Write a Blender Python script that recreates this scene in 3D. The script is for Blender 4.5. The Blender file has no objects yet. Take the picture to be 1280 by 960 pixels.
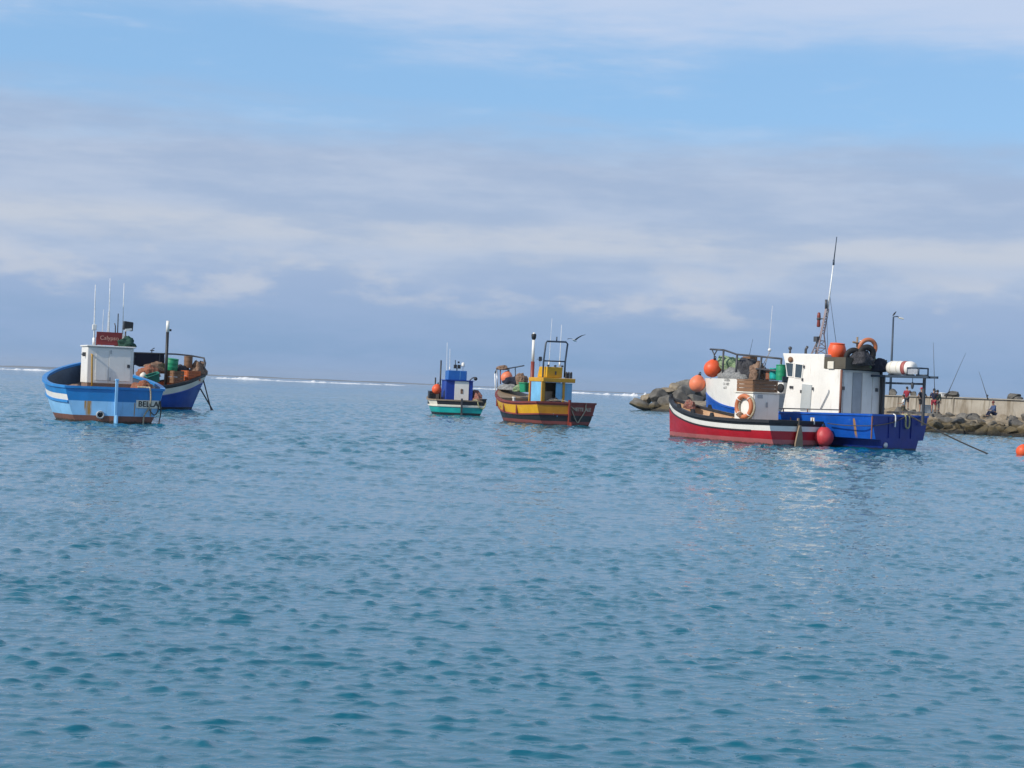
import bpy, bmesh, math, random
import numpy as np
from mathutils import Vector, Matrix, noise as mnoise

S = bpy.context.scene
COL = S.collection
R = math.radians
rng = random.Random(7)

# ------------------------------------------------------------------ camera
CAM_H = 2.0
FPX = 2000.0            # focal length in pixels of the 1280 px wide photograph
ROLL = math.atan(0.042)
PITCH = 4.9 / FPX
cam_d = bpy.data.cameras.new('camera')
cam = bpy.data.objects.new('camera', cam_d)
COL.objects.link(cam)
cam_d.sensor_width = 36.0
cam_d.lens = 36.0 * FPX / 1280.0
cam_d.clip_start = 0.1
cam_d.clip_end = 120000
CM = Matrix.Translation((0, 0, CAM_H)) @ Matrix.Rotation(R(90) + PITCH, 4, 'X') @ Matrix.Rotation(ROLL, 4, 'Z')
cam.matrix_world = CM
S.camera = cam


def ray(px, py):
    return (CM.to_3x3() @ Vector(((px - 640) / FPX, -(py - 480) / FPX, -1.0)))


def on_z(px, py, z=0.0):
    """World point seen at a photograph pixel, at height z."""
    d = ray(px, py)
    k = (z - CAM_H) / d.z
    return Vector((0, 0, CAM_H)) + d * k


def at_y(px, py, y):
    """World point seen at a photograph pixel, at distance y."""
    d = ray(px, py)
    return Vector((0, 0, CAM_H)) + d * (y / d.y)


# ------------------------------------------------------------------ colour + materials
def lin(c):
    return tuple(((v / 255.0) / 12.92 if v / 255.0 <= 0.04045 else ((v / 255.0 + 0.055) / 1.055) ** 2.4) for v in c)


class NT:
    def __init__(s, tree):
        s.t = tree

    def n(s, typ, **kw):
        nd = s.t.nodes.new(typ)
        for k, v in kw.items():
            setattr(nd, k, v)
        return nd

    def l(s, a, b):
        s.t.links.new(a, b)

    def val(s, sock, v):
        if isinstance(v, bpy.types.NodeSocket):
            s.l(v, sock)
        else:
            sock.default_value = v

    def math(s, op, a, b=0.0, c=None, clamp=False):
        nd = s.n('ShaderNodeMath', operation=op)
        nd.use_clamp = clamp
        s.val(nd.inputs[0], a)
        s.val(nd.inputs[1], b)
        if c is not None:
            s.val(nd.inputs[2], c)
        return nd.outputs[0]

    def mix(s, f, a, b, blend='MIX'):
        nd = s.n('ShaderNodeMix', data_type='RGBA', blend_type=blend)
        s.val(nd.inputs[0], f)
        s.val(nd.inputs[6], a if isinstance(a, bpy.types.NodeSocket) else (*a[:3], 1))
        s.val(nd.inputs[7], b if isinstance(b, bpy.types.NodeSocket) else (*b[:3], 1))
        return nd.outputs[2]

    def smooth(s, x, lo, hi, a=0.0, b=1.0):
        nd = s.n('ShaderNodeMapRange', interpolation_type='SMOOTHSTEP')
        s.val(nd.inputs[0], x)
        s.val(nd.inputs[1], lo)
        s.val(nd.inputs[2], hi)
        s.val(nd.inputs[3], a)
        s.val(nd.inputs[4], b)
        return nd.outputs[0]

    def noise(s, vec, scale=1.0, detail=3.0, rough=0.55, sc=(1, 1, 1), off=(0, 0, 0)):
        mp = s.n('ShaderNodeMapping')
        mp.inputs['Scale'].default_value = sc
        mp.inputs['Location'].default_value = off
        s.l(vec, mp.inputs['Vector'])
        nz = s.n('ShaderNodeTexNoise')
        nz.inputs['Scale'].default_value = scale
        nz.inputs['Detail'].default_value = detail
        nz.inputs['Roughness'].default_value = rough
        s.l(mp.outputs[0], nz.inputs['Vector'])
        return nz.outputs['Fac']


_mats = {}


def new_mat(name):
    m = bpy.data.materials.new(name)
    m.use_nodes = True
    t = NT(m.node_tree)
    b = m.node_tree.nodes['Principled BSDF']
    return m, t, b


def paint(name, col, rough=0.45, wear=(0.28, 0.2, 0.14), amt=0.25, streak=0.25, dirt=(0.09, 0.065, 0.045), var=0.12, metal=0.0,
          bump=0.0, scale=1.0, foot=False):
    """Weathered paint: tone drift, vertical dirt / rust streaks and flaked spots."""
    if name in _mats:
        return _mats[name]
    m, t, b = new_mat(name)
    tc = t.n('ShaderNodeTexCoord').outputs['Object']
    big = t.noise(tc, 1.3 * scale, 4, 0.6)
    c = t.mix(t.smooth(big, 0.3, 0.7), tuple(v * (1 - var) for v in col), tuple(min(1, v * (1 + var)) for v in col))
    st = t.noise(tc, 1.0 * scale, 5, 0.65, sc=(7, 7, 0.7), off=(3, 1, 0))
    c = t.mix(t.math('MULTIPLY', t.smooth(st, 0.56, 0.78), streak), c, dirt)
    ch = t.noise(tc, 5.0 * scale, 6, 0.7, off=(9, 4, 2))
    c = t.mix(t.math('MULTIPLY', t.smooth(ch, 0.64, 0.70), amt), c, wear)
    if foot:      # weed and wet grime along the waterline, with a ragged upper edge
        spz = t.n('ShaderNodeSeparateXYZ')
        t.l(tc, spz.inputs[0])
        zz = t.math('ADD', spz.outputs[2], t.math('MULTIPLY', t.math('SUBTRACT', st, 0.5), 0.22))
        c = t.mix(t.smooth(zz, 0.11, 0.03, 0, 0.85), c, (0.022, 0.026, 0.018))
    t.l(c, b.inputs['Base Color'])
    t.l(t.smooth(ch, 0.3, 0.8, rough * 0.8, min(1, rough * 1.3)), b.inputs['Roughness'])
    b.inputs['Metallic'].default_value = metal
    if bump:
        bp = t.n('ShaderNodeBump')
        bp.inputs['Strength'].default_value = bump
        bp.inputs['Distance'].default_value = 0.02
        t.l(ch, bp.inputs['Height'])
        t.l(bp.outputs[0], b.inputs['Normal'])
    _mats[name] = m
    return m


# ------------------------------------------------------------------ mesh building
# parts of which each piece is a part of its own
ONE_EACH = {'corner_post', 'strake_cleat', 'thole_cleat', 'hinge', 'thwart', 'transom_rib', 'front_window', 'eye', 'ear', 'handle',
            'band', 'strap', 'stay_wire', 'cradle', 'deck_lamp', 'panel_joint', 'signboard_bracket', 'panel_fitting', 'box_fitting', 'stern_fitting'}


class MB:
    """Collects faces and links them as one mesh object."""

    def __init__(s):
        s.v, s.f, s.m, s.sm = [], [], [], []

    def add(s, vs, fs, mi=0, smooth=False):
        o = len(s.v)
        s.v += [tuple(p) for p in vs]
        for f in fs:
            s.f.append([i + o for i in f])
            s.m.append(mi)
            s.sm.append(smooth)
        return s

    def box(s, c, size, rz=0.0, mi=0, rx=0.0, ry=0.0, taper=(1, 1), shift=(0, 0)):
        hx, hy, hz = size[0] / 2, size[1] / 2, size[2] / 2
        M = Matrix.Translation(c) @ Matrix.Rotation(rz, 4, 'Z') @ Matrix.Rotation(ry, 4, 'Y') @ Matrix.Rotation(rx, 4, 'X')
        vs = []
        for z in (-1, 1):
            tx, ty = (taper if z > 0 else (1, 1))
            dx, dy = (shift if z > 0 else (0, 0))
            for x, y in ((-1, -1), (1, -1), (1, 1), (-1, 1)):
                vs.append(M @ Vector((x * hx * tx + dx, y * hy * ty + dy, z * hz)))
        return s.add(vs, [(3, 2, 1, 0), (4, 5, 6, 7), (0, 1, 5, 4), (1, 2, 6, 5), (2, 3, 7, 6), (3, 0, 4, 7)], mi)

    def prism(s, poly, axis, lo, hi, mi=0):
        """Closed 2-D outline pushed along an axis: 'y' takes (x,z), 'x' takes (y,z), 'z' takes (x,y)."""
        def P(a, b, h):
            return {'y': (a, h, b), 'x': (h, a, b), 'z': (a, b, h)}[axis]
        n = len(poly)
        vs = [P(a, b, lo) for a, b in poly] + [P(a, b, hi) for a, b in poly]
        fs = [list(range(n))[::-1], list(range(n, 2 * n))]
        for i in range(n):
            j = (i + 1) % n
            fs.append((i, j, j + n, i + n))
        return s.add(vs, fs, mi)

    def tube(s, pts, r, n=8, mi=0, closed=False, r2=None, caps=True):
        pts = [Vector(p) for p in pts]
        N = len(pts)
        vs, fs = [], []
        up = None
        for i, p in enumerate(pts):
            if closed:
                d = pts[(i + 1) % N] - pts[i - 1]
            else:
                d = pts[min(i + 1, N - 1)] - pts[max(i - 1, 0)]
            d.normalize()
            if up is None:
                up = Vector((0, 0, 1)) if abs(d.z) < 0.9 else Vector((1, 0, 0))
            a = d.cross(up)
            if a.length < 1e-5:
                a = d.cross(Vector((0.3, 1, 0.2)))
            a.normalize()
            b = d.cross(a)
            up = -b if b.dot(up) < 0 else b
            rr = r[i] if isinstance(r, (list, tuple)) else (r if r2 is None else r + (r2 - r) * i / max(1, N - 1))
            for k in range(n):
                an = 2 * math.pi * k / n
                vs.append(p + a * (math.cos(an) * rr) + b * (math.sin(an) * rr))
        for i in range(N if closed else N - 1):
            j = (i + 1) % N
            for k in range(n):
                l = (k + 1) % n
                fs.append((i * n + k, j * n + k, j * n + l, i * n + l))
        if caps and not closed:
            fs.append(tuple(range(n)))
            fs.append(tuple(range((N - 1) * n, N * n))[::-1])
        return s.add(vs, fs, mi, True)

    def lathe(s, prof, c=(0, 0, 0), n=20, mi=0, axis='z', smooth=True, M=None):
        vs, fs = [], []
        K = len(prof)
        for r, h in prof:
            for k in range(n):
                a = 2 * math.pi * k / n
                p = {'z': (r * math.cos(a), r * math.sin(a), h), 'x': (h, r * math.cos(a), r * math.sin(a)),
                     'y': (r * math.cos(a), h, r * math.sin(a))}[axis]
                q = Vector(p)
                if M is not None:
                    q = M @ q
                vs.append(q + Vector(c))
        for i in range(K - 1):
            for k in range(n):
                l = (k + 1) % n
                fs.append((i * n + k, i * n + l, (i + 1) * n + l, (i + 1) * n + k))
        fs.append(tuple(range(n))[::-1])
        fs.append(tuple(range((K - 1) * n, K * n)))
        return s.add(vs, fs, mi, smooth)

    def ball(s, c, r, n=20, mi=0, sz=(1, 1, 1), M=None):
        K = 12
        prof = [(max(1e-4, math.sin(math.pi * i / K)) * r, -math.cos(math.pi * i / K) * r) for i in range(K + 1)]
        o = len(s.v)
        s.lathe(prof, (0, 0, 0), n, mi)
        for i in range(o, len(s.v)):
            p = Vector(s.v[i])
            p = Vector((p.x * sz[0], p.y * sz[1], p.z * sz[2]))
            if M is not None:
                p = M @ p
            s.v[i] = tuple(p + Vector(c))
        return s

    def torus(s, c, Rr, r, M=None, n=28, k=10, mi=0, sz=(1, 1, 1), arc=(0, 360)):
        vs, fs = [], []
        full = abs(arc[1] - arc[0]) >= 359
        for i in range(n if full else n + 1):
            a = R(arc[0]) + R(arc[1] - arc[0]) * i / n
            for j in range(k):
                b = 2 * math.pi * j / k
                p = Vector(((Rr + r * math.cos(b)) * math.cos(a) * sz[0], (Rr + r * math.cos(b)) * math.sin(a) * sz[1], r * math.sin(b) * sz[2]))
                if M is not None:
                    p = M @ p
                vs.append(p + Vector(c))
        for i in range(n):
            i2 = (i + 1) % n if full else i + 1
            for j in range(k):
                j2 = (j + 1) % k
                fs.append((i * k + j, i2 * k + j, i2 * k + j2, i * k + j2))
        return s.add(vs, fs, mi, True)

    def grid(s, rows, mi=0, smooth=True, flip=False, mats=None):
        n = len(rows[0])
        o = len(s.v)
        for r_ in rows:
            s.v += [tuple(p) for p in r_]
        for i in range(len(rows) - 1):
            for j in range(n - 1):
                f = [o + i * n + j, o + i * n + j + 1, o + (i + 1) * n + j + 1, o + (i + 1) * n + j]
                s.f.append(f[::-1] if flip else f)
                s.m.append(mats(i, j) if mats else mi)
                s.sm.append(smooth)
        return s

    def islands(s):
        par = list(range(len(s.v)))

        def find(a):
            while par[a] != a:
                par[a] = par[par[a]]
                a = par[a]
            return a
        for f in s.f:
            for i in f[1:]:
                par[find(i)] = find(f[0])
        out = {}
        for f, mi, sm in zip(s.f, s.m, s.sm):
            out.setdefault(find(f[0]), []).append((f, mi, sm))
        res = []
        for fl in out.values():
            q = MB()
            mp = {}
            for f, mi, sm in fl:
                nf = []
                for i in f:
                    if i not in mp:
                        mp[i] = len(q.v)
                        q.v.append(s.v[i])
                    nf.append(mp[i])
                q.f.append(nf)
                q.m.append(mi)
                q.sm.append(sm)
            res.append(q)
        return res

    def build(s, name, mats, parent=None, loc=None, rz=0.0, bevel=0.0, recalc=True):
        if name in ONE_EACH and parent is not None:
            parts_ = s.islands()
            if len(parts_) > 1:
                return [q._build(name, mats, parent, loc, rz, bevel, recalc) for q in parts_][0]
        return s._build(name, mats, parent, loc, rz, bevel, recalc)

    def _build(s, name, mats, parent=None, loc=None, rz=0.0, bevel=0.0, recalc=True):
        me = bpy.data.meshes.new(name)
        me.from_pydata(s.v, [], s.f)
        me.polygons.foreach_set('material_index', s.m)
        me.polygons.foreach_set('use_smooth', s.sm)
        if not isinstance(mats, (list, tuple)):
            mats = [mats]
        for m in mats:
            me.materials.append(m)
        if recalc or bevel:
            bm = bmesh.new()
            bm.from_mesh(me)
            if recalc:
                bmesh.ops.recalc_face_normals(bm, faces=bm.faces)
            if bevel:
                bmesh.ops.bevel(bm, geom=[e for e in bm.edges if len(e.link_faces) == 2 and e.calc_face_angle(0) > 0.6],
                                offset=bevel, segments=2, profile=0.5, affect='EDGES', clamp_overlap=True)
            bm.to_mesh(me)
            bm.free()
        me.update()
        o = bpy.data.objects.new(name, me)
        COL.objects.link(o)
        if parent is not None:
            o.parent = parent
        if loc is not None:
            o.location = loc
        if rz:
            o.rotation_euler = (0, 0, rz)
        return o


def tag(o, label, cat, group=None):
    o['label'] = label
    o['category'] = cat
    if group:
        o['group'] = group
    return o


def empty(name, label, cat, loc=(0, 0, 0), rz=0.0, group=None):
    o = bpy.data.objects.new(name, None)
    COL.objects.link(o)
    o.empty_display_size = 0.3
    o.location = loc
    o.rotation_euler = (0, 0, rz)
    return tag(o, label, cat, group)


def bundle(root, loc=None, rz=None, label=None):
    """Copy a thing with its parts and sub-parts."""
    def rec(o, par):
        c = o.copy()
        COL.objects.link(c)
        c.parent = par
        for ch in list(o.children):
            rec(ch, c)
        return c
    r_ = rec(root, None)
    if loc is not None:
        r_.location = loc
    if rz is not None:
        r_.rotation_euler = (0, 0, rz)
    if label:
        r_['label'] = label
    return r_


def hermite(ts, vs):
    """Smooth interpolator through control values."""
    ts, vs = list(ts), list(vs)
    n = len(ts)
    m = [0] * n
    for i in range(n):
        a, b = max(i - 1, 0), min(i + 1, n - 1)
        m[i] = (vs[b] - vs[a]) / (ts[b] - ts[a])

    def f(t):
        if t <= ts[0]:
            return vs[0]
        if t >= ts[-1]:
            return vs[-1]
        for i in range(n - 1):
            if t <= ts[i + 1]:
                h = ts[i + 1] - ts[i]
                u = (t - ts[i]) / h
                return ((2 * u ** 3 - 3 * u ** 2 + 1) * vs[i] + (u ** 3 - 2 * u ** 2 + u) * h * m[i]
                        + (-2 * u ** 3 + 3 * u ** 2) * vs[i + 1] + (u ** 3 - u ** 2) * h * m[i + 1])
    return f
# ------------------------------------------------------------------ light
SUN_EL, SUN_AZ = R(35), R(31)          # azimuth measured from the left (-X) towards the camera
SUN = Vector((-math.cos(SUN_EL) * math.cos(SUN_AZ), -math.cos(SUN_EL) * math.sin(SUN_AZ), math.sin(SUN_EL)))
sl = bpy.data.lights.new('sun', 'SUN')
sl.energy = 3.6
sl.angle = R(0.6)
sl.color = (1.0, 0.93, 0.82)
so = bpy.data.objects.new('sun', sl)
COL.objects.link(so)
so.rotation_euler = SUN.to_track_quat('Z', 'Y').to_euler()
so.location = (-30, -20, 40)

# ------------------------------------------------------------------ sky: Nishita air with cloud sheets seen edge-on near the horizon
W = bpy.data.worlds.new('World')
S.world = W
W.use_nodes = True
t = NT(W.node_tree)
bg = W.node_tree.nodes['Background']
SKY_STRENGTH = 0.10
bg.inputs['Strength'].default_value = SKY_STRENGTH
sky = t.n('ShaderNodeTexSky', sky_type='NISHITA')
sky.sun_disc = False
sky.sun_elevation = SUN_EL
sky.sun_rotation = math.atan2(SUN.x, SUN.y)
sky.air_density = 1.0
sky.dust_density = 0.6
sky.ozone_density = 1.6
dirv = t.n('ShaderNodeTexCoord').outputs['Generated']
sep = t.n('ShaderNodeSeparateXYZ')
t.l(dirv, sep.inputs[0])
el = t.math('MULTIPLY', t.math('ARCSINE', t.math('MAXIMUM', sep.outputs[2], 0.0)), 57.29578)   # elevation in degrees


def cl(c):
    """Cloud radiance: the colour it shows, divided by the background strength."""
    return tuple(v / SKY_STRENGTH for v in lin(c))


n1 = t.noise(dirv, 3.2, 6, 0.6, sc=(1, 1, 7), off=(0.4, 0, 0.3))
n2 = t.noise(dirv, 9.0, 6, 0.62, sc=(1, 1, 5.5), off=(2.7, 1, 0.7))
n3 = t.noise(dirv, 17.0, 6, 0.55, sc=(1, 1, 2.6), off=(5.2, 3, 0.2))
wob = t.math('MULTIPLY', t.math('SUBTRACT', n1, 0.5), 5.0)
wob2 = t.math('MULTIPLY', t.math('SUBTRACT', n2, 0.5), 3.0)
e1 = t.math('ADD', t.math('ADD', el, wob), t.math('MULTIPLY', wob2, 0.6))
e1 = t.math('ADD', e1, t.math('MULTIPLY', sep.outputs[0], 1.7))     # the sheet's edge drops to the right
# clear air (kept a touch deeper towards the zenith)
base = t.mix(0.62, sky.outputs[0], cl((142, 193, 243)))
base = t.mix(t.smooth(el, 16, 60), base, sky.outputs[0])
# low grey-blue bank on the horizon
low = t.mix(t.smooth(n2, 0.35, 0.65), cl((124, 157, 195)), cl((136, 164, 201)))
low = t.mix(t.smooth(el, 0.3, 4.2), low, cl((153, 174, 206)))
# main lavender sheet
sheet = t.mix(t.smooth(n2, 0.35, 0.68), cl((159, 177, 205)), cl((177, 190, 212)))
band = t.math('MULTIPLY', t.smooth(e1, 10.5, 7.6), 0.93)
c = t.mix(band, base, sheet)
# pale streak lit by the sun on the lower edge of the sheet
e2 = t.math('ADD', el, t.math('MULTIPLY', t.math('SUBTRACT', n1, 0.5), 1.2))
streak = t.math('MULTIPLY', t.smooth(e2, 4.4, 5.2), t.smooth(e2, 6.3, 5.4))
c = t.mix(t.math('MULTIPLY', streak, t.smooth(n2, 0.32, 0.62, 0.15, 0.75)), c, cl((192, 199, 211)))
e3 = t.math('ADD', el, t.math('ADD', t.math('MULTIPLY', wob2, 0.5), t.math('MULTIPLY', t.math('SUBTRACT', n3, 0.5), 1.5)))
c = t.mix(t.smooth(e3, 4.4, 3.0), c, low)
# small cumulus tops standing out of the bank
puff = t.math('MULTIPLY', t.math('MULTIPLY', t.smooth(n3, 0.46, 0.66), t.smooth(e3, 2.3, 3.3)), t.smooth(e3, 5.4, 4.2))
c = t.mix(t.math('MULTIPLY', puff, 0.62), c, cl((193, 199, 211)))
# thin high cloud above the clear strip, broken overhead
hi = t.math('MULTIPLY', t.smooth(e1, 10.9, 13.4), t.smooth(n1, 0.30, 0.60, 0.3, 0.9))
hi = t.math('MULTIPLY', hi, t.smooth(el, 60, 25, 0.25, 1.0))  # pale cloud carried on above the view to brighten the water's reflections
c = t.mix(hi, c, cl((188, 203, 228)))
# mares' tails in the clear strip
tail = t.math('MULTIPLY', t.smooth(n2, 0.52, 0.72), t.smooth(el, 7.5, 9.5))
c = t.mix(t.math('MULTIPLY', tail, 0.45), c, cl((176, 198, 226)))
t.l(c, bg.inputs['Color'])

S.view_settings.view_transform = 'Standard'
S.view_settings.look = 'None'
S.view_settings.gamma = 1.0
S.view_settings.exposure = 0.12
S.view_settings.use_curve_mapping = False
S.render.engine = 'CYCLES'
S.cycles.use_denoising = True
S.cycles.max_bounces = 6
S.cycles.sample_clamp_indirect = 6.0

# ------------------------------------------------------------------ water
def make_water():
    ys = [-40.0, -20.0, -8.0, -2.0, 2.0, 5.0]
    y = 6.5
    dys = []
    while y < 420:
        ys.append(y)
        y += 0.022 + 0.0026 * max(0, y - 7)
    while y < 40000:
        ys.append(y)
        y *= 1.12
    ys = np.array(ys)
    NC = 1100
    u = np.linspace(-1, 1, NC)
    u = 0.72 * u + 0.28 * u ** 3
    wid = 9.0 + 0.52 * np.maximum(ys, 0) + np.where(ys > 300, (ys - 300) * 0.5, 0)
    X = u[None, :] * wid[:, None]
    Y = np.repeat(ys[:, None], NC, 1)
    dy = np.gradient(ys)
    dx = wid * 2 / NC
    Z = np.zeros_like(X)
    DX = np.zeros_like(X)
    DY = np.zeros_like(X)
    rs = np.random.RandomState(11)
    NW = 200
    lam = np.exp(rs.uniform(math.log(0.065), math.log(0.40), NW))
    lam[:6] = rs.uniform(2.0, 5.0, 6)
    lam[130:] = np.exp(rs.uniform(math.log(0.36), math.log(2.2), 70))      # open-water chop, beyond the lee of the shore
    lee = np.clip((ys - 14) / 40, 0, 1)
    lee = lee * lee * (3 - 2 * lee)
    calm = 0.68 + 0.32 * np.clip((ys - 8) / 10, 0, 1)
    th = rs.normal(R(82), R(30), NW)
    th = np.where(rs.rand(NW) < 0.25, th + R(55), th)
    ph = rs.uniform(0, 2 * math.pi, NW)
    near = ys < 430
    for i in range(NW):
        k = 2 * math.pi / lam[i]
        slope = 0.0235 * (1.0 if lam[i] < 0.24 else (0.24 / lam[i]) ** 0.95)
        if i >= 130:
            slope = 0.0235 * min(1.0, 0.8 / lam[i])
        a = slope / k * 1.4
        cx, cy = math.cos(th[i]), math.sin(th[i])
        res = np.maximum(dy * abs(cy), dx * abs(cx))
        fade = np.clip((lam[i] / np.maximum(res, 1e-6) - 1.7) / 1.4, 0, 1)
        fade[~near] = 0
        fade = fade * (lee if i >= 130 else calm)
        rows = np.where(fade > 0)[0]
        if len(rows) == 0:
            continue
        r0, r1 = rows[0], rows[-1] + 1
        p = k * (X[r0:r1] * cx + Y[r0:r1] * cy) + ph[i]
        f = (fade[r0:r1] * a)[:, None]
        sp, cp = np.sin(p), np.cos(p)
        Z[r0:r1] += f * cp
        DX[r0:r1] -= 0.5 * f * cx * sp
        DY[r0:r1] -= 0.5 * f * cy * sp
    # calmer and rougher patches
    gust = 1.0 + 0.25 * np.sin(X * 0.21 + 1.7 + 0.9 * np.sin(Y * 0.13)) * np.sin(Y * 0.17 + 0.6 * np.sin(X * 0.31))
    sg = Z.std(1)
    i8 = int(np.searchsorted(ys, 9.0))
    sg[:i8] = sg[i8]
    sg = np.convolve(np.pad(sg, 20, mode='edge'), np.ones(41) / 41, 'valid')
    sg = np.maximum(sg, 1e-5)[:, None]
    q = np.clip(Z / sg, -3, 3)
    q = np.where(q > 1.9, 1.9 + (q - 1.9) * 0.4, q)
    # flat troughs, small pointed crests
    Z = sg * 1.05 * (np.exp(0.66 * q) - 1.23)
    Z *= gust
    X = X + DX * gust
    Y = Y + DY * gust
    nr = len(ys)
    co = np.stack([X, Y, Z], -1).reshape(-1, 3).astype(np.float32)
    i0 = (np.arange(nr - 1)[:, None] * NC + np.arange(NC - 1)[None, :]).reshape(-1)
    quads = np.stack([i0, i0 + 1, i0 + NC + 1, i0 + NC], -1).astype(np.int32)
    me = bpy.data.meshes.new('water')
    me.vertices.add(len(co))
    me.vertices.foreach_set('co', co.reshape(-1))
    me.loops.add(quads.size)
    me.loops.foreach_set('vertex_index', quads.reshape(-1))
    me.polygons.add(len(quads))
    me.polygons.foreach_set('loop_start', np.arange(0, quads.size, 4, dtype=np.int32))
    me.polygons.foreach_set('use_smooth', np.ones(len(quads), bool))
    me.update(calc_edges=True)
    o = bpy.data.objects.new('water', me)
    COL.objects.link(o)
    o['kind'] = 'structure'
    m, t, b = new_mat('sea_water')
    tc = t.n('ShaderNodeTexCoord').outputs['Object']
    depth = t.noise(tc, 0.035, 3, 0.5)
    colr = t.mix(t.smooth(depth, 0.3, 0.7), (0.001, 0.106, 0.160), (0.002, 0.124, 0.182))
    t.l(colr, b.inputs['Base Color'])
    b.inputs['Roughness'].default_value = 0.04
    b.inputs['IOR'].default_value = 1.7
    # wind ripple: finer and stronger away from the lee of the shore
    sepw = t.n('ShaderNodeSeparateXYZ')
    t.l(tc, sepw.inputs[0])
    h1 = t.noise(tc, 5.0, 3, 0.6, sc=(0.7, 1.2, 1))
    h2 = t.noise(tc, 1.5, 3, 0.6, sc=(0.6, 1.3, 1), off=(4, 2, 0))
    h3 = t.noise(tc, 16.0, 2, 0.6, sc=(0.8, 1.2, 1), off=(1, 7, 0))
    wind = t.math('MULTIPLY', t.smooth(sepw.outputs[1], 30, 170, 0.28, 1.0), t.smooth(t.noise(tc, 0.06, 3, 0.6, sc=(0.5, 1, 1)), 0.3, 0.7, 0.65, 1.25))
    hh = t.math('ADD', t.math('MULTIPLY', h1, 0.05), t.math('MULTIPLY', h2, 0.13))
    hh = t.math('ADD', hh, t.math('MULTIPLY', h3, 0.007))
    bp = t.n('ShaderNodeBump')
    t.l(wind, bp.inputs['Strength'])
    bp.inputs['Distance'].default_value = 1.0
    t.l(hh, bp.inputs['Height'])
    t.l(bp.outputs[0], b.inputs['Normal'])
    me.materials.append(m)
    return o


water = make_water()
# ------------------------------------------------------------------ palette
def stained(name, col, marks, **kw):
    """Paint with run-down rust marks: each mark is (axis, centre, half width, top, bottom) in the boat's own metres."""
    if name in _mats:
        return _mats[name]
    m = paint(name, col, **kw)
    t = NT(m.node_tree)
    b = m.node_tree.nodes['Principled BSDF']
    src = b.inputs['Base Color'].links[0].from_socket
    tc = t.n('ShaderNodeTexCoord').outputs['Object']
    sp = t.n('ShaderNodeSeparateXYZ')
    t.l(tc, sp.inputs[0])
    fray = t.noise(tc, 1.0, 5, 0.7, sc=(14, 14, 0.9))
    c = src
    for ax, cen, hw, top, bot in marks:
        d = t.math('ABSOLUTE', t.math('SUBTRACT', sp.outputs[ax], cen))
        d = t.math('ADD', d, t.math('MULTIPLY', t.math('SUBTRACT', fray, 0.5), hw * 1.6))
        f = t.smooth(d, hw, hw * 0.35)
        f = t.math('MULTIPLY', f, t.math('MULTIPLY', t.smooth(sp.outputs[2], top + 0.02, top - 0.02), t.smooth(sp.outputs[2], bot - 0.15, bot + 0.1)))
        c = t.mix(t.math('MULTIPLY', f, t.smooth(fray, 0.25, 0.6, 0.6, 1.0)), c, (0.40, 0.21, 0.03))
    t.l(c, b.inputs['Base Color'])
    return m


def flat(name, col, rough=0.5, metal=0.0):
    if name in _mats:
        return _mats[name]
    m, t, b = new_mat(name)
    tc = t.n('ShaderNodeTexCoord').outputs['Object']
    nz = t.noise(tc, 8, 3, 0.6)
    c = t.mix(t.smooth(nz, 0.3, 0.7), tuple(v * 0.85 for v in col), tuple(min(1, v * 1.12) for v in col))
    t.l(c, b.inputs['Base Color'])
    b.inputs['Roughness'].default_value = rough
    b.inputs['Metallic'].default_value = metal
    return m


def net_mat(name, a, c2, scale=16):
    """Heaped netting and rope: tangled two-tone fibres."""
    if name in _mats:
        return _mats[name]
    m, t, b = new_mat(name)
    tc = t.n('ShaderNodeTexCoord').outputs['Object']
    n1_ = t.noise(tc, scale, 5, 0.7)
    n2_ = t.noise(tc, scale * 0.3, 3, 0.6, off=(3, 5, 1))
    c = t.mix(t.smooth(n1_, 0.38, 0.6), a, c2)
    c = t.mix(t.smooth(n2_, 0.45, 0.7, 0, 0.5), c, tuple(v * 0.4 for v in a))
    t.l(c, b.inputs['Base Color'])
    b.inputs['Roughness'].default_value = 0.9
    bp = t.n('ShaderNodeBump')
    bp.inputs['Strength'].default_value = 0.9
    bp.inputs['Distance'].default_value = 0.04
    t.l(n1_, bp.inputs['Height'])
    t.l(bp.outputs[0], b.inputs['Normal'])
    _mats[name] = m
    return m


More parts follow.
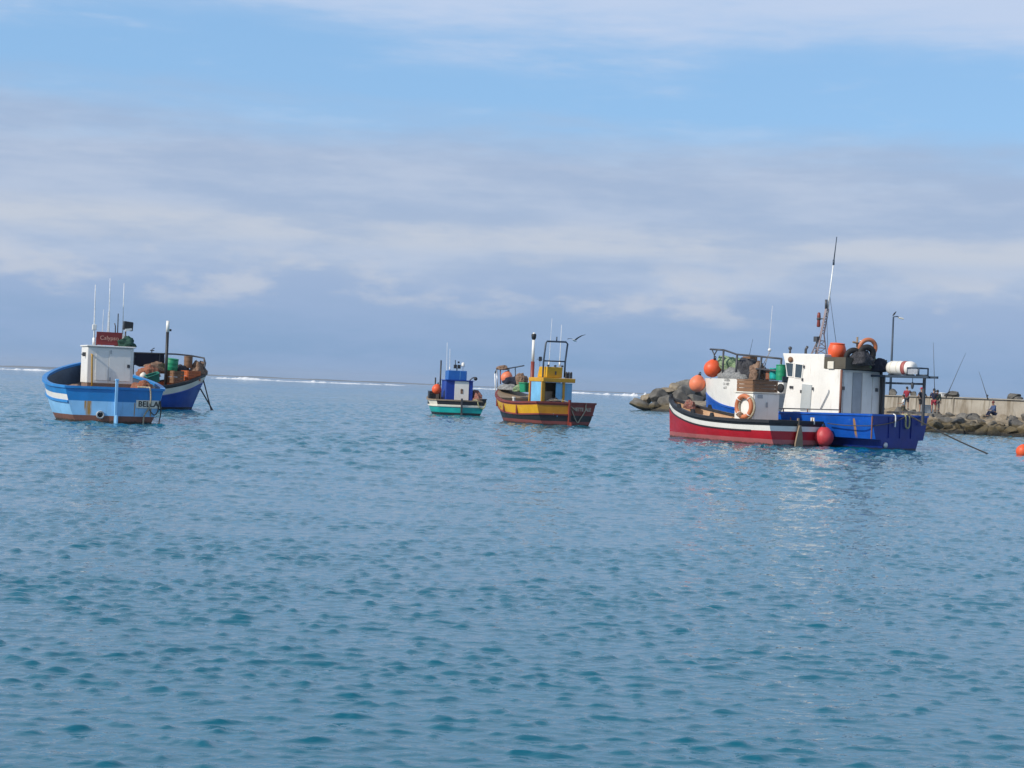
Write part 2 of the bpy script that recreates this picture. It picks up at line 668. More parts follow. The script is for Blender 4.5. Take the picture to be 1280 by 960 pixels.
P = dict(
    white=paint('white_paint', (0.78, 0.76, 0.71), 0.4, amt=0.10, streak=0.42, dirt=(0.36, 0.26, 0.15), var=0.05),
    cream=paint('cream_paint', (0.72, 0.68, 0.58), 0.45, amt=0.25, streak=0.3, dirt=(0.25, 0.17, 0.09), var=0.08),
    grey=paint('grey_paint', (0.36, 0.38, 0.40), 0.5, amt=0.3),
    black=paint('black_paint', (0.018, 0.019, 0.022), 0.5, wear=(0.12, 0.10, 0.08), amt=0.25, streak=0.1),
    rubber=flat('black_rubber', (0.016, 0.016, 0.017), 0.75),
    steel=paint('dark_steel', (0.055, 0.058, 0.066), 0.45, wear=(0.16, 0.07, 0.03), amt=0.5, streak=0.3),
    bluesteel=paint('blue_grey_steel', (0.035, 0.055, 0.085), 0.45, wear=(0.16, 0.08, 0.04), amt=0.4),
    alloy=flat('bare_alloy', (0.55, 0.56, 0.58), 0.35, 0.6),
    whip=flat('white_fibreglass', (0.80, 0.80, 0.78), 0.35),
    sky=stained('light_blue_hull', (0.26, 0.54, 0.84), [(1, 0.98, 0.14, 0.88, 0.26), (1, 1.12, 0.05, 0.88, 0.5), (1, -0.75, 0.03, 0.8, 0.3), (1, -1.4, 0.04, 0.75, 0.3)], rough=0.4, amt=0.3, streak=0.4, wear=(0.5, 0.6, 0.66), dirt=(0.10, 0.16, 0.2), var=0.08),
    trimblue=paint('bright_blue_trim', (0.016, 0.20, 0.52), 0.4, wear=(0.2, 0.36, 0.5), amt=0.3, streak=0.15),
    antifoul=paint('red_brown_antifouling', (0.20, 0.085, 0.06), 0.7, wear=(0.26, 0.2, 0.14), amt=0.5, streak=0.5, dirt=(0.05, 0.045, 0.03), foot=True),
    royal=paint('royal_blue_hull', (0.006, 0.065, 0.34), 0.35, wear=(0.1, 0.2, 0.4), amt=0.2, streak=0.15, foot=True),
    bigblue=stained('cobalt_hull', (0.006, 0.085, 0.43), [(0, 3.3, 0.10, 1.25, 0.5), (0, 1.0, 0.08, 1.3, 0.55), (0, 4.6, 0.05, 1.2, 0.6)], rough=0.33, wear=(0.05, 0.36, 0.52), amt=0.45, streak=0.2, dirt=(0.03, 0.25, 0.4), var=0.15),
    bigblue_shade=paint('shaded_cobalt_hull', (0.004, 0.024, 0.21), 0.38, wear=(0.06, 0.12, 0.4), amt=0.3, streak=0.25, dirt=(0.10, 0.13, 0.3), foot=True),  # hull blue darkened: shade of stern and lower hull painted in, plus grime
    teal=paint('teal_hull', (0.006, 0.37, 0.34), 0.4, wear=(0.2, 0.45, 0.42), amt=0.25, streak=0.2, foot=True),
    deepblue=paint('deep_blue_cabin', (0.008, 0.045, 0.32), 0.4, amt=0.15, streak=0.15),
    midblue=paint('mid_blue_box', (0.012, 0.12, 0.42), 0.4, amt=0.15, streak=0.15),
    yellow=paint('yellow_paint', (0.66, 0.36, 0.012), 0.4, amt=0.25, streak=0.3, wear=(0.3, 0.16, 0.06)),
    ochre=paint('ochre_paint', (0.55, 0.29, 0.02), 0.5, amt=0.4, streak=0.35, wear=(0.25, 0.13, 0.06)),
    yellow_shade=paint('shaded_yellow_band', (0.50, 0.22, 0.01), 0.45, amt=0.3, streak=0.3),  # the yellow band in a darker tone, transom shade put into the paint
    redbrown=paint('red_brown_trim', (0.20, 0.035, 0.025), 0.5, amt=0.35, streak=0.2, wear=(0.3, 0.14, 0.09)),
    red=paint('red_hull', (0.40, 0.008, 0.018), 0.35, amt=0.15, streak=0.2, wear=(0.4, 0.14, 0.13), dirt=(0.16, 0.02, 0.02)),
    redboot=paint('dull_red_boot_top', (0.23, 0.062, 0.055), 0.65, amt=0.5, streak=0.4, wear=(0.2, 0.12, 0.1), foot=True),
    faded=paint('faded_red_boot', (0.40, 0.12, 0.12), 0.6, amt=0.5, streak=0.5, wear=(0.2, 0.13, 0.12), dirt=(0.2, 0.05, 0.05), foot=True),
    paleblue=paint('pale_blue_panel', (0.17, 0.45, 0.70), 0.45, amt=0.25, streak=0.3),
    tan=paint('tan_timber', (0.46, 0.27, 0.14), 0.6, amt=0.4, streak=0.3, wear=(0.25, 0.14, 0.07)),
    oldwood=paint('weathered_wood', (0.27, 0.20, 0.135), 0.8, amt=0.5, streak=0.7, wear=(0.12, 0.085, 0.06), dirt=(0.07, 0.05, 0.035), bump=0.5),
    brownwood=paint('brown_crate_wood', (0.20, 0.105, 0.055), 0.75, amt=0.4, streak=0.4, wear=(0.3, 0.2, 0.12)),
    deck=paint('dirty_deck', (0.24, 0.155, 0.115), 0.75, amt=0.5, streak=0.2),
    orangein=paint('orange_bulwark', (0.50, 0.115, 0.028), 0.55, amt=0.35, streak=0.3),
    buoy=paint('orange_buoy_plastic', (0.76, 0.105, 0.03), 0.5, amt=0.30, streak=0.35, wear=(0.7, 0.3, 0.2), dirt=(0.5, 0.12, 0.06), var=0.08),
    palebuoy=paint('sun_bleached_buoy', (0.78, 0.21, 0.10), 0.55, amt=0.4, streak=0.4, wear=(0.75, 0.4, 0.3), dirt=(0.5, 0.17, 0.09), var=0.1),
    fender=paint('dark_red_fender', (0.50, 0.045, 0.055), 0.5, amt=0.25, streak=0.3, wear=(0.55, 0.2, 0.2), dirt=(0.2, 0.04, 0.04)),
    green=paint('green_plastic', (0.012, 0.27, 0.13), 0.5, amt=0.2),
    darkteal=paint('dark_teal_plastic', (0.008, 0.15, 0.11), 0.55, amt=0.25),
    darkgreen=flat('dark_green_cloth', (0.02, 0.07, 0.05), 0.9),
    navycloth=flat('navy_cloth', (0.010, 0.014, 0.03), 0.95),
    signred=paint('dark_red_signboard', (0.20, 0.022, 0.022), 0.5, amt=0.3, streak=0.2),
    glass=flat('dark_window_glass', (0.05, 0.075, 0.095), 0.08),
    letter=flat('black_lettering', (0.02, 0.02, 0.02), 0.6),
    paleletter=flat('pale_lettering', (0.40, 0.35, 0.27), 0.6),
    pinkletter=flat('faded_pink_lettering', (0.58, 0.33, 0.25), 0.6),
    greyletter=flat('faded_grey_lettering', (0.27, 0.27, 0.26), 0.6),
    rope=net_mat('pale_rope', (0.50, 0.45, 0.34), (0.34, 0.29, 0.2), 30),
    darkrope=net_mat('dark_wet_rope', (0.05, 0.05, 0.05), (0.10, 0.09, 0.08), 30),
    yellowrope=net_mat('yellow_green_rope', (0.36, 0.36, 0.15), (0.5, 0.47, 0.3), 30),
    net_orange=net_mat('orange_net', (0.34, 0.085, 0.035), (0.24, 0.14, 0.09)),
    net_brown=net_mat('brown_net', (0.16, 0.09, 0.06), (0.30, 0.2, 0.14)),
    net_red=net_mat('dark_red_net', (0.22, 0.05, 0.04), (0.30, 0.18, 0.14)),
    net_green=net_mat('green_net', (0.09, 0.19, 0.10), (0.34, 0.42, 0.24)),
    net_grey=net_mat('grey_net', (0.16, 0.17, 0.18), (0.32, 0.32, 0.31)),
    net_dark=net_mat('dark_net', (0.018, 0.02, 0.026), (0.06, 0.06, 0.07)),
    ringorange=paint('orange_life_ring', (0.52, 0.17, 0.075), 0.5, amt=0.35, streak=0.35, wear=(0.6, 0.42, 0.3), dirt=(0.3, 0.12, 0.06)),
)


# ------------------------------------------------------------------ hulls
class Boat:
    """x forward from the stern, y to port, z up from the waterline."""

    def __init__(s, name, label, cat, loc, rz, L, beam, sheer, rake=0.5, wedge=0.0, full=None, zk=-0.55, rake_t=0.0, chine=None, group=None):
        s.root = empty(name, label, cat, loc, rz, group)
        s.M = Matrix.Translation(loc) @ Matrix.Rotation(rz, 4, 'Z')
        s.Mi = s.M.inverted()
        s.rz = rz
        s.L, s.beam, s.sheer, s.rake, s.wedge, s.zk, s.rake_t, s.chine = L, beam, sheer, rake, wedge, zk, rake_t, chine
        s.full = full or hermite([0, 0.4, 0.75, 1], [0.22, 0.20, 0.36, 0.62])
        s.zbow = sheer(1.0)

    def w(s, x, y, z):
        return s.M @ Vector((x, y, z))

    def loc(s, px, py, x=None, y=None, z=None):
        """Boat-frame point on a plane of the boat seen at a photograph pixel."""
        o = s.Mi @ Vector((0, 0, CAM_H))
        d = s.Mi.to_3x3() @ ray(px, py)
        ax, v = (0, x) if x is not None else ((1, y) if y is not None else (2, z))
        return o + d * ((v - o[ax]) / d[ax])

    def half(s, t, z):
        u = max(0.0, (z - s.zk) / (s.sheer(t) - s.zk))
        b = s.beam(t) * min(1.15, u ** s.full(t))
        if s.chine and z < s.chine[0]:
            b *= s.chine[1]
        return b

    def X(s, t, z, yr=1.0):
        tt = max(0.0, t)
        return s.L * tt + s.rake * max(-0.3, z / s.zbow) * tt ** 4 + (-s.wedge * (1 - yr) - s.rake_t * z) * (1 - tt) ** 6

    def p(s, side, t, z, out=0.0, dz=0.0):
        return Vector((s.X(t, z), side * (s.half(t, z) + out), z + dz))

    def hull(s, bands, mats, nt=26, name='hull', tmats=None, zlow=-0.4, smooth=True):
        """bands: list of (kind, value, material) from the gunwale down; kind 'd' = depth under the sheer, 'z' = fixed height."""
        ts = [1 - (1 - i / nt) ** 1.25 for i in range(nt + 1)]
        lines = [(lambda t: s.sheer(t))]
        mi = []
        for k, v, m in bands:
            lines.append((lambda t, v=v: s.sheer(t) - v) if k == 'd' else (lambda t, v=v: v))
            mi.append(m)
        # insert intermediate rows so sections curve
        L2, M2 = [lines[0]], []
        for i, m in enumerate(mi):
            a, b = lines[i], lines[i + 1]
            n = 3
            for q in range(1, n + 1):
                L2.append(lambda t, a=a, b=b, q=q: a(t) + (b(t) - a(t)) * q / n)
                M2.append(m)
        mb = MB()
        for side in (1, -1):
            rows = [[s.p(side, t, f(t)) for t in ts] for f in L2]
            mb.grid(rows, flip=side < 0, mats=lambda i, j: M2[i], smooth=smooth)
        # transom, in two facets meeting at the rudder
        ny = 9
        for side in (1, -1):
            rows = []
            for f in L2:
                z = f(0)
                b = s.half(0, z)
                rows.append([Vector((s.X(0, z, abs(k / ny)), side * b * k / ny, z)) for k in range(ny + 1)])
            mm = tmats[0 if side > 0 else 1] if tmats else None
            mb.grid(rows, flip=side > 0, mats=(lambda i, j: mm[i // 3]) if mm else (lambda i, j: M2[i]), smooth=False)
        return mb.build(name, mats, s.root, recalc=False)

    def inside(s, deckz, mat_in, mat_deck, inset=0.07, tmax=0.996):
        ts = [i / 24 * tmax for i in range(25)]
        mb = MB()
        for side in (1, -1):
            rows = []
            for q in range(4):
                row = []
                for t in ts:
                    zt = s.sheer(t)
                    z = zt + (min(deckz(t), zt - 0.05) - zt) * q / 3
                    h = max(0.0, s.half(t, max(z, 0.25)) - inset)
                    row.append(Vector((s.X(t, z) - (0.05 if t > 0.5 else -inset * (1 - t)), side * h, z)))
                rows.append(row)
            mb.grid(rows, flip=side > 0)
        # inside of the transom
        rows = []
        for q in range(2):
            z = s.sheer(0) if q == 0 else deckz(0)
            h = s.half(0, max(z, 0.25)) - inset
            rows.append([Vector((s.X(0, z, abs(k) / 6) + inset, h * k / 6, z)) for k in range(-6, 7)])
        mb.grid(rows)
        bw = mb.build('bulwark_lining', mat_in, s.root)
        md = MB()
        rows = []
        for t in ts:
            z = min(deckz(t), s.sheer(t) - 0.05)
            h = max(0.0, s.half(t, max(z, 0.25)) - inset * 0.6)
            rows.append([Vector((s.X(t, z, abs(k) / 4) + (inset * 0.5 if t == 0 else 0), h * k / 4, z)) for k in range(-4, 5)])
        md.grid(rows)
        return md.build('deck', mat_deck, s.root)

    def belt(s, name, mat, zf, o0, o1, h0, h1, transom=True, t0=0.0, t1=1.0, sides=(1, -1), wearz=None):
        """A rail that follows the hull: zf(t) height, o0..o1 outboard range, h0..h1 vertical range."""
        path = []
        n = 30
        tt = [t0 + (t1 - t0) * (1 - (1 - i / n) ** 1.25) for i in range(n + 1)]
        closed = len(sides) == 2 and t1 >= 0.999
        if closed:
            for t in tt[:-1]:
                path.append((s.X(t, zf(t)), s.half(t, zf(t)), zf(t)))
            path.append((s.X(1, zf(1)), 0, zf(1)))
            for t in tt[:-1][::-1]:
                path.append((s.X(t, zf(t)), -s.half(t, zf(t)), zf(t)))
            if transom and t0 == 0:
                b, z = s.half(0, zf(0)), zf(0)
                for k in range(-5, 6):
                    if abs(k) < 6:
                        path.append((s.X(0, z, abs(k) / 6), b * k / 6, z))
        else:
            sd = sides[0]
            for t in tt:
                path.append((s.X(t, zf(t)), sd * s.half(t, zf(t)), zf(t)))
        loop = closed and transom and t0 == 0
        N = len(path)
        rows = []
        for i in range(N):
            a = path[(i - 1) % N] if (loop or i > 0) else path[i]
            b = path[(i + 1) % N] if (loop or i < N - 1) else path[i]
            d = Vector((b[0] - a[0], b[1] - a[1], 0))
            d.normalize()
            nrm = Vector((-d.y, d.x, 0))
            q = Vector(path[i])
            if not closed and sides[0] < 0:
                nrm = -nrm
            # outward is to the left of a path that runs forward up the port side
            rows.append([q + nrm * o0 + Vector((0, 0, h0)), q + nrm * o1 + Vector((0, 0, h0)), q + nrm * o1 + Vector((0, 0, h1)), q + nrm * o0 + Vector((0, 0, h1))])
        mb = MB()
        vs = [p for r_ in rows for p in r_]
        fs = []
        for i in range(N if loop else N - 1):
            j = (i + 1) % N
            for k in range(4):
                l = (k + 1) % 4
                fs.append((i * 4 + k, j * 4 + k, j * 4 + l, i * 4 + l))
        if not loop:
            fs.append((0, 1, 2, 3))
            fs.append(((N - 1) * 4 + 3, (N - 1) * 4 + 2, (N - 1) * 4 + 1, (N - 1) * 4))
        mb.add(vs, fs)
        return mb.build(name, mat, s.root)

    def part(s, name, mb, mat, parent=None, **kw):
        return mb.build(name, mat, parent or s.root, **kw)

    def tubes(s, name, mat, paths, r, n=8, parent=None):
        mb = MB()
        for p_ in paths:
            mb.tube(p_, r, n)
        return mb.build(name, mat, parent or s.root)

    def whip(s, a, b, r=0.018, mat=None, name='whip_antenna', base=True):
        mb = MB()
        a, b = Vector(a), Vector(b)
        mb.tube([a + (b - a) * k / 4 for k in range(5)], r * 1.3, 6, r2=r * 0.55)
        if base:
            mb.tube([a, a + (b - a).normalized() * 0.28], r * 2.3, 8)
        return mb.build(name, mat or P['whip'], s.root)


def letters(text, parent, mat, origin, xdir, up, size, name='lettering', stretch=1.0, extrude=0.004, offset=0.008):
    cu = bpy.data.curves.new(name, 'FONT')
    cu.body = text
    cu.size = size
    cu.extrude = extrude
    cu.offset = offset
    cu.align_x = 'CENTER'
    cu.align_y = 'CENTER'
    tmp = bpy.data.objects.new(name, cu)
    COL.objects.link(tmp)
    dg = bpy.context.evaluated_depsgraph_get()
    me = bpy.data.meshes.new_from_object(tmp.evaluated_get(dg))
    bpy.data.objects.remove(tmp)
    bpy.data.curves.remove(cu)
    me.name = name
    me.materials.clear()
    me.materials.append(mat)
    o = bpy.data.objects.new(name, me)
    COL.objects.link(o)
    x = Vector(xdir).normalized()
    u = Vector(up).normalized()
    z = x.cross(u).normalized()
    u = z.cross(x)
    M = Matrix((x * stretch, u, z)).transposed().to_4x4()
    M.translation = Vector(origin)
    o.parent = parent
    o.matrix_local = M
    return o


# ------------------------------------------------------------------ loose gear
def heap(name, label, cat, loc, size, mat, seed=1, rz=0.0, rough=0.35, group=None):
    """A slumped pile of net, rope or cloth."""
    bm = bmesh.new()
    bmesh.ops.create_icosphere(bm, subdivisions=4, radius=1.0)
    off = Vector((seed * 7.3, seed * 3.1, seed * 1.7))
    for v in bm.verts:
        n = v.co.normalized()
        k = 1 + rough * mnoise.noise(n * 1.7 + off) + rough * 0.5 * mnoise.noise(n * 4.3 + off) + rough * 0.22 * mnoise.noise(n * 10 + off)
        q = n * k
        z = q.z
        if z < -0.25:
            z = -0.25 + (z + 0.25) * 0.15
        v.co = Vector((q.x * size[0], q.y * size[1], (z + 0.36) * size[2] / 1.36))
    me = bpy.data.meshes.new(name)
    for f in bm.faces:
        f.smooth = True
    bm.to_mesh(me)
    bm.free()
    me.materials.append(mat)
    o = bpy.data.objects.new(name, me)
    COL.objects.link(o)
    o.location = loc
    o.rotation_euler = (0, 0, rz)
    return tag(o, label, cat, group)


def buoy(label, loc, r, mat, group=None, tilt=(0.2, 0.1)):
    b = empty('buoy', label, 'buoy', loc, 0.0, group)
    b.rotation_euler = (tilt[0], tilt[1], 0.7)
    m = MB()
    K = 14
    prof = []
    for i in range(K + 1):
        a = math.pi * i / K
        rr = math.sin(a) * r
        z = -math.cos(a) * r
        if z > 0.72 * r:
            z += (z - 0.72 * r) * 0.5
        prof.append((max(rr, 1e-4), z))
    m.lathe(prof, n=28)
    m.build('float', mat, b)
    m = MB()
    m.lathe([(0.20 * r, 0.98 * r), (0.22 * r, 1.05 * r), (0.17 * r, 1.2 * r), (0.16 * r, 1.26 * r)], n=14)
    m.torus((0, 0, 1.34 * r), 0.13 * r, 0.05 * r, Matrix.Rotation(R(90), 4, 'X'), 14, 6)
    m.build('rope_eye', P['rubber'], b)
    return b


def bin_(label, loc, size, mat, rz=0.0, tilt=(0, 0), group=None, name='fish_bin', cat='bin'):
    """A tapered plastic tub with a rolled rim."""
    o = empty(name, label, cat, loc, rz, group)
    o.rotation_euler = (tilt[0], tilt[1], rz)
    sx, sy, sz = size
    m = MB()
    def ring(k, z):
        c = 0.12 * min(sx, sy)
        x, y = sx / 2 * k, sy / 2 * k
        return [Vector(p) for p in ((x - c, -y, z), (x, -y + c, z), (x, y - c, z), (x - c, y, z), (-x + c, y, z), (-x, y - c, z), (-x, -y + c, z), (-x + c, -y, z))]
    rings = [ring(0.78, 0.0), ring(0.97, sz), ring(0.90, sz), ring(0.73, 0.05)]
    vs = [p for r_ in rings for p in r_]
    fs = [tuple(range(8))[::-1], tuple(range(24, 32))]
    for i in range(3):
        for k in range(8):
            l = (k + 1) % 8
            fs.append((i * 8 + k, i * 8 + l, (i + 1) * 8 + l, (i + 1) * 8 + k))
    m.add(vs, fs)
    m.build('tub', mat, o)
    m = MB()
    m.tube(ring(1.0, sz), 0.035, 8, closed=True)
    m.build('rim', mat, o)
    return o


def crate(label, loc, size, mat, rz=0.0, group=None, name='wooden_crate', cat='crate', lid=False):
    o = empty(name, label, cat, loc, rz, group)
    sx, sy, sz = size
    n = max(2, int(sz / 0.14))
    h = sz / n
    m = MB()
    for i in range(n):
        z = h * (i + 0.5)
        for sgn in (1, -1):
            m.box((0, sgn * (sy / 2 - 0.015), z), (sx, 0.03, h * 0.9))
            m.box((sgn * (sx / 2 - 0.015), 0, z), (0.03, sy - 0.064, h * 0.9))
    m.box((0, 0, 0.02), (sx - 0.07, sy - 0.07, 0.03))
    if lid:
        m.box((0, 0, sz + 0.022), (sx + 0.04, sy + 0.04, 0.04))
    m.build('slat_sides', mat, o)
    m = MB()
    for a in (1, -1):
        for b in (1, -1):
            m.box((a * (sx / 2 + 0.012), b * (sy / 2 - 0.09), sz / 2), (0.022, 0.09, sz * 0.98))
    m.build('corner_post', mat, o)
    return o


def drum(label, loc, r, h, mat, tilt=(0, 0), rz=0.0, group=None, name='drum', cat='drum', bulge=False):
    o = empty(name, label, cat, loc, rz, group)
    o.rotation_euler = (tilt[0], tilt[1], rz)
    m = MB()
    prof = [(r * 0.97, 0), (r, 0.02)]
    for k in (0.33, 0.66):
        prof += [(r, h * k - 0.03), (r * 1.03, h * k), (r, h * k + 0.03)]
    prof += [(r, h - 0.02), (r * 0.97, h)]
    if bulge:
        prof = [(r * (0.74 + 0.28 * math.sin(math.pi * (0.06 + 0.86 * i / 12))), h * i / 12) for i in range(13)]
    m.lathe(prof, n=26)
    m.build('shell', mat, o)
    m = MB()
    if bulge:
        m.lathe([(r * 0.84, h), (r * 0.86, h + 0.03), (r * 0.8, h + 0.05), (r * 0.3, h + 0.07)], n=26)
    else:
        m.lathe([(r * 1.03, h), (r * 1.04, h + 0.03), (r * 0.99, h + 0.05), (r * 0.3, h + 0.06)], n=26)
    m.build('lid', mat, o)
    return o


def tyre(label, loc, Rr, r, rot, mat=None, group=None, name='tyre', cat='tyre'):
    m = MB()
    m.torus((0, 0, 0), Rr, r, None, 32, 12, sz=(1, 1, 0.9))
    o = m.build(name, mat or P['rubber'], None)
    o.location = loc
    o.rotation_euler = rot
    return tag(o, label, cat, group)


def rope_thing(label, pts, r, mat, name='mooring_rope', group=None, sag=0.0, n=16, cat='rope'):
    pts = [Vector(p) for p in pts]
    out = []
    if len(pts) == 2:
        a, b = pts
        for i in range(n + 1):
            u = i / n
            q = a.lerp(b, u)
            q.z -= sag * 4 * u * (1 - u)
            out.append(q)
    else:
        f = [hermite(range(len(pts)), [p[k] for p in pts]) for k in range(3)]
        for i in range(n * (len(pts) - 1) + 1):
            u = i / n
            out.append(Vector((f[0](u), f[1](u), f[2](u))))
    o0 = out[0].copy()
    m = MB()
    m.tube([q - o0 for q in out], r, 6)
    o = m.build(name, mat, None, loc=o0)
    return tag(o, label, cat, group)
def at_sea(px, py):
    p = on_z(px, py, 0.0)
    return Vector((p.x, p.y, 0.0))


FLEET = 'fishing boats moored in the bay'

# =================================================================== light blue boat, seen from astern
A = Boat('fishing_boat', 'light blue fishing boat with rust streaked stern, white cabin and dark red signboard', 'fishing boat',
         at_sea(142, 528.5), R(90 + 24), 7.4,
         hermite([0, 0.18, 0.4, 0.62, 0.8, 0.93, 1], [1.88, 2.16, 2.28, 2.0, 1.4, 0.6, 0.03]),
         hermite([0, 0.25, 0.5, 0.75, 1], [1.34, 1.40, 1.60, 1.88, 2.3]),
         rake=0.7, wedge=0.28, group=FLEET)
A.hull([('d', 0.30, 0), ('d', 0.52, 1), ('d', 0.62, 0), ('z', 0.27, 2), ('z', -0.4, 3)],
       [P['trimblue'], P['white'], P['sky'], P['antifoul']], tmats=[[0, 0, 2, 2, 3], [0, 0, 2, 2, 3]])
A.inside(hermite([0, 0.4, 0.7, 1], [0.95, 0.95, 1.15, 1.5]), P['bluesteel'], P['deck'])  # dark lining colour holds the shade inside the light blue bulwark
A.belt('gunwale_rail', P['trimblue'], A.sheer, -0.14, 0.05, -0.05, 0.045)
A.belt('rubbing_strake', P['trimblue'], lambda t: A.sheer(t) - 0.57, 0.0, 0.045, -0.045, 0.045, transom=False, t1=1.0)
m = MB()
m.box((-A.wedge - 0.07, 0, 0.78), (0.13, 0.10, 1.75))
m.box((-A.wedge - 0.22, 0, 0.0), (0.42, 0.07, 0.6))
m.box((-A.wedge - 0.07, 0, 1.67), (0.17, 0.13, 0.07))
A.part('rudder', m, P['sky'], bevel=0.012)
# cabin
cx0, cx1, cw, cz0, cz1 = 1.25, 2.75, 0.90, 1.50, 2.93
m = MB()
m.box(((cx0 + cx1) / 2, 0, (0.93 + cz0) / 2), (cx1 - cx0 - 0.06, cw * 2 - 0.08, cz0 - 0.93))
A.part('cabin_coaming', m, P['deck'])
cab = MB().box(((cx0 + cx1) / 2, 0, (cz0 + cz1) / 2), (cx1 - cx0, cw * 2, cz1 - cz0)).build('cabin', P['white'], A.root, bevel=0.03)
MB().box(((cx0 + cx1) / 2 - 0.02, 0, cz1 + 0.032), (cx1 - cx0 + 0.16, cw * 2 + 0.1, 0.06)).build('roof', P['white'], cab, bevel=0.02)
d = MB().box((cx0 - 0.018, -0.36, (cz0 + cz1) / 2 + 0.02), (0.032, 0.84, 1.24)).build('door', P['white'], cab, bevel=0.006)
m = MB()
m.box((cx0 - 0.05, -0.70, 2.22), (0.04, 0.10, 0.13))
m.tube([(cx0 - 0.07, -0.64, 2.22), (cx0 - 0.07, -0.76, 2.20)], 0.016)
m.build('latch', P['steel'], cab)
m = MB()
for zz in (2.75, 1.68):
    m.box((cx0 - 0.045, 0.0, zz), (0.03, 0.05, 0.14))
m.build('hinge', P['grey'], cab)
MB().box((cx0 - 0.012, 0.32, 2.2), (0.022, 0.5, 1.15)).build('panel', P['white'], cab, bevel=0.005)
m = MB()
m.tube([(cx0 + 0.0, 0.74, 2.62), (cx0 - 0.13, 0.74, 2.60), (cx0 - 0.13, 0.74, 2.5), (cx0 - 0.13, 0.70, 1.42), (cx0 - 0.02, 0.70, 1.38)], 0.032, 8)
A.part('grab_rail', m, P['ochre'])
for sy, nm in ((1, 'port'), (-1, 'starboard')):
    m = MB()
    m.box((1.7, sy * (cw + 0.06), 2.62), (0.14, 0.12, 0.16))
    m.box((1.7, sy * (cw + 0.07), 2.62), (0.05, 0.17, 0.05))
    A.part('side_lamp', m, P['steel'])
# signboard with faded script
sg = MB().box((1.62, 0.02, 3.28), (0.05, 1.0, 0.52)).build('signboard', P['signred'], A.root, bevel=0.008)
MB().box((1.592, -0.52, 3.25), (0.02, 0.06, 0.5)).build('signboard_edge', P['white'], A.root)
m = MB()
for k in (-0.3, 0.5):
    m.box((1.68, k, 3.15), (0.05, 0.05, 0.34))
A.part('signboard_bracket', m, P['steel'])
letters('Calypso', sg, P['pinkletter'], (1.589, 0.02, 3.30), (0, -1, 0), (0, 0, 1), 0.23, stretch=1.0, offset=0.0)
# aerials
A.whip(A.loc(117.3, 431, x=1.75), A.loc(119.3, 356, x=1.75), 0.026)
A.whip(A.loc(127, 432, x=1.9), A.loc(129.5, 387, x=1.9), 0.013)
A.whip(A.loc(135.6, 430, x=1.9), A.loc(137.8, 348, x=1.9), 0.026)
A.whip(A.loc(133.5, 430, x=1.9), A.loc(135.5, 390, x=1.9), 0.015, base=False)
A.whip(A.loc(152.8, 431, x=1.9), A.loc(155.2, 354, x=1.9), 0.022)
m = MB()
q = A.loc(118, 409, x=1.75)
m.box(q, (0.14, 0.16, 0.22))
A.part('aerial_mount', m, P['white'], bevel=0.02)
A.tubes('stub_mast', P['steel'], [[A.loc(146.5, 431, x=1.9), A.loc(147.8, 392, x=1.9)], [A.loc(144, 431, x=1.9), A.loc(144.3, 408, x=1.9), A.loc(143.2, 404, x=1.9)]], 0.022)
fl = MB().tube([(1.7, -0.62, 2.95), (1.7, -0.62, 3.65)], 0.03).build('floodlight_post', P['steel'], A.root)
m = MB()
m.prism([(-0.20, 3.62), (0.17, 3.68), (0.15, 4.02), (-0.22, 3.98)], 'x', 1.55, 1.83)
o = m.build('floodlight', P['black'], A.root, bevel=0.03)
o.location = (0, -0.68, 0)
m = MB()
m.prism([(-0.16, 3.66), (0.10, 3.60), (0.12, 3.70), (-0.14, 3.74)], 'x', 1.50, 1.62)
m.build('lamp_shade', P['white'], o)
# exhaust
m = MB()
m.torus((-0.235, 0.56, 0.30), 0.13, 0.035, Matrix.Rotation(R(90), 4, 'Y'), 18, 8)
m.tube([(-0.10, 0.56, 0.32), (-0.24, 0.56, 0.30)], 0.12, 14)
A.part('exhaust_pipe', m, P['grey'])
MB().lathe([(0.10, -0.252), (0.10, -0.249)], (0, 0.56, 0.30), 16, axis='x').build('exhaust_mouth', P['rubber'], A.root)
# nameplate on the starboard half of the transom
bq = A.half(0, 0.8)
u = Vector((A.wedge, -bq, 0)).normalized()
nrm = u.cross(Vector((0, 0, 1)))
c0 = Vector((-A.wedge, 0, 0.76)) + u * 1.30
Mx = Matrix((u, Vector((0, 0, 1)), nrm)).transposed().to_4x4()
Mx.translation = c0 + nrm * 0.02
pl = MB().box((0, 0, 0), (0.98, 0.31, 0.025)).build('nameplate', P['cream'], A.root)
pl.matrix_local = Mx
letters('BELLA', pl, P['letter'], (0, 0, 0.0165), (1, 0, 0), (0, 1, 0), 0.30, stretch=1.02, offset=0.006)
# ropes and gear on board
rope_thing('pale rope hanging down over the nameplate of the light blue boat', [A.w(0.4, -0.95, 1.42), A.w(0.05, -1.25, 1.42), A.w(-0.12, -1.33, 1.38), A.w(-0.17, -1.36, 0.95), A.w(-0.17, -1.30, 0.62), A.w(-0.22, -1.12, 0.30), A.w(-0.25, -1.08, -0.1)], 0.035, P['rope'])
rope_thing('dark looped rope trailing from the stern of the light blue boat into the water', [A.w(-0.18, -1.28, 0.6), A.w(-0.2, -1.5, 0.36), A.w(-0.1, -1.66, 0.5), A.w(-0.08, -1.74, 0.9), A.w(-0.05, -1.8, 0.5), A.w(-0.2, -1.72, 0.12), A.w(-0.35, -1.66, -0.1)], 0.024, P['darkrope'])
heap('net_pile', 'heap of orange net on the starboard deck of the light blue boat', 'net', A.w(0.75, -1.18, 1.0), (0.5, 0.5, 0.62), P['net_orange'], 3, A.rz)
heap('net_pile', 'pinkish brown net lying along the port deck of the light blue boat', 'net', A.w(2.2, 1.25, 0.98), (1.1, 0.45, 0.42), P['net_brown'], 5, A.rz)
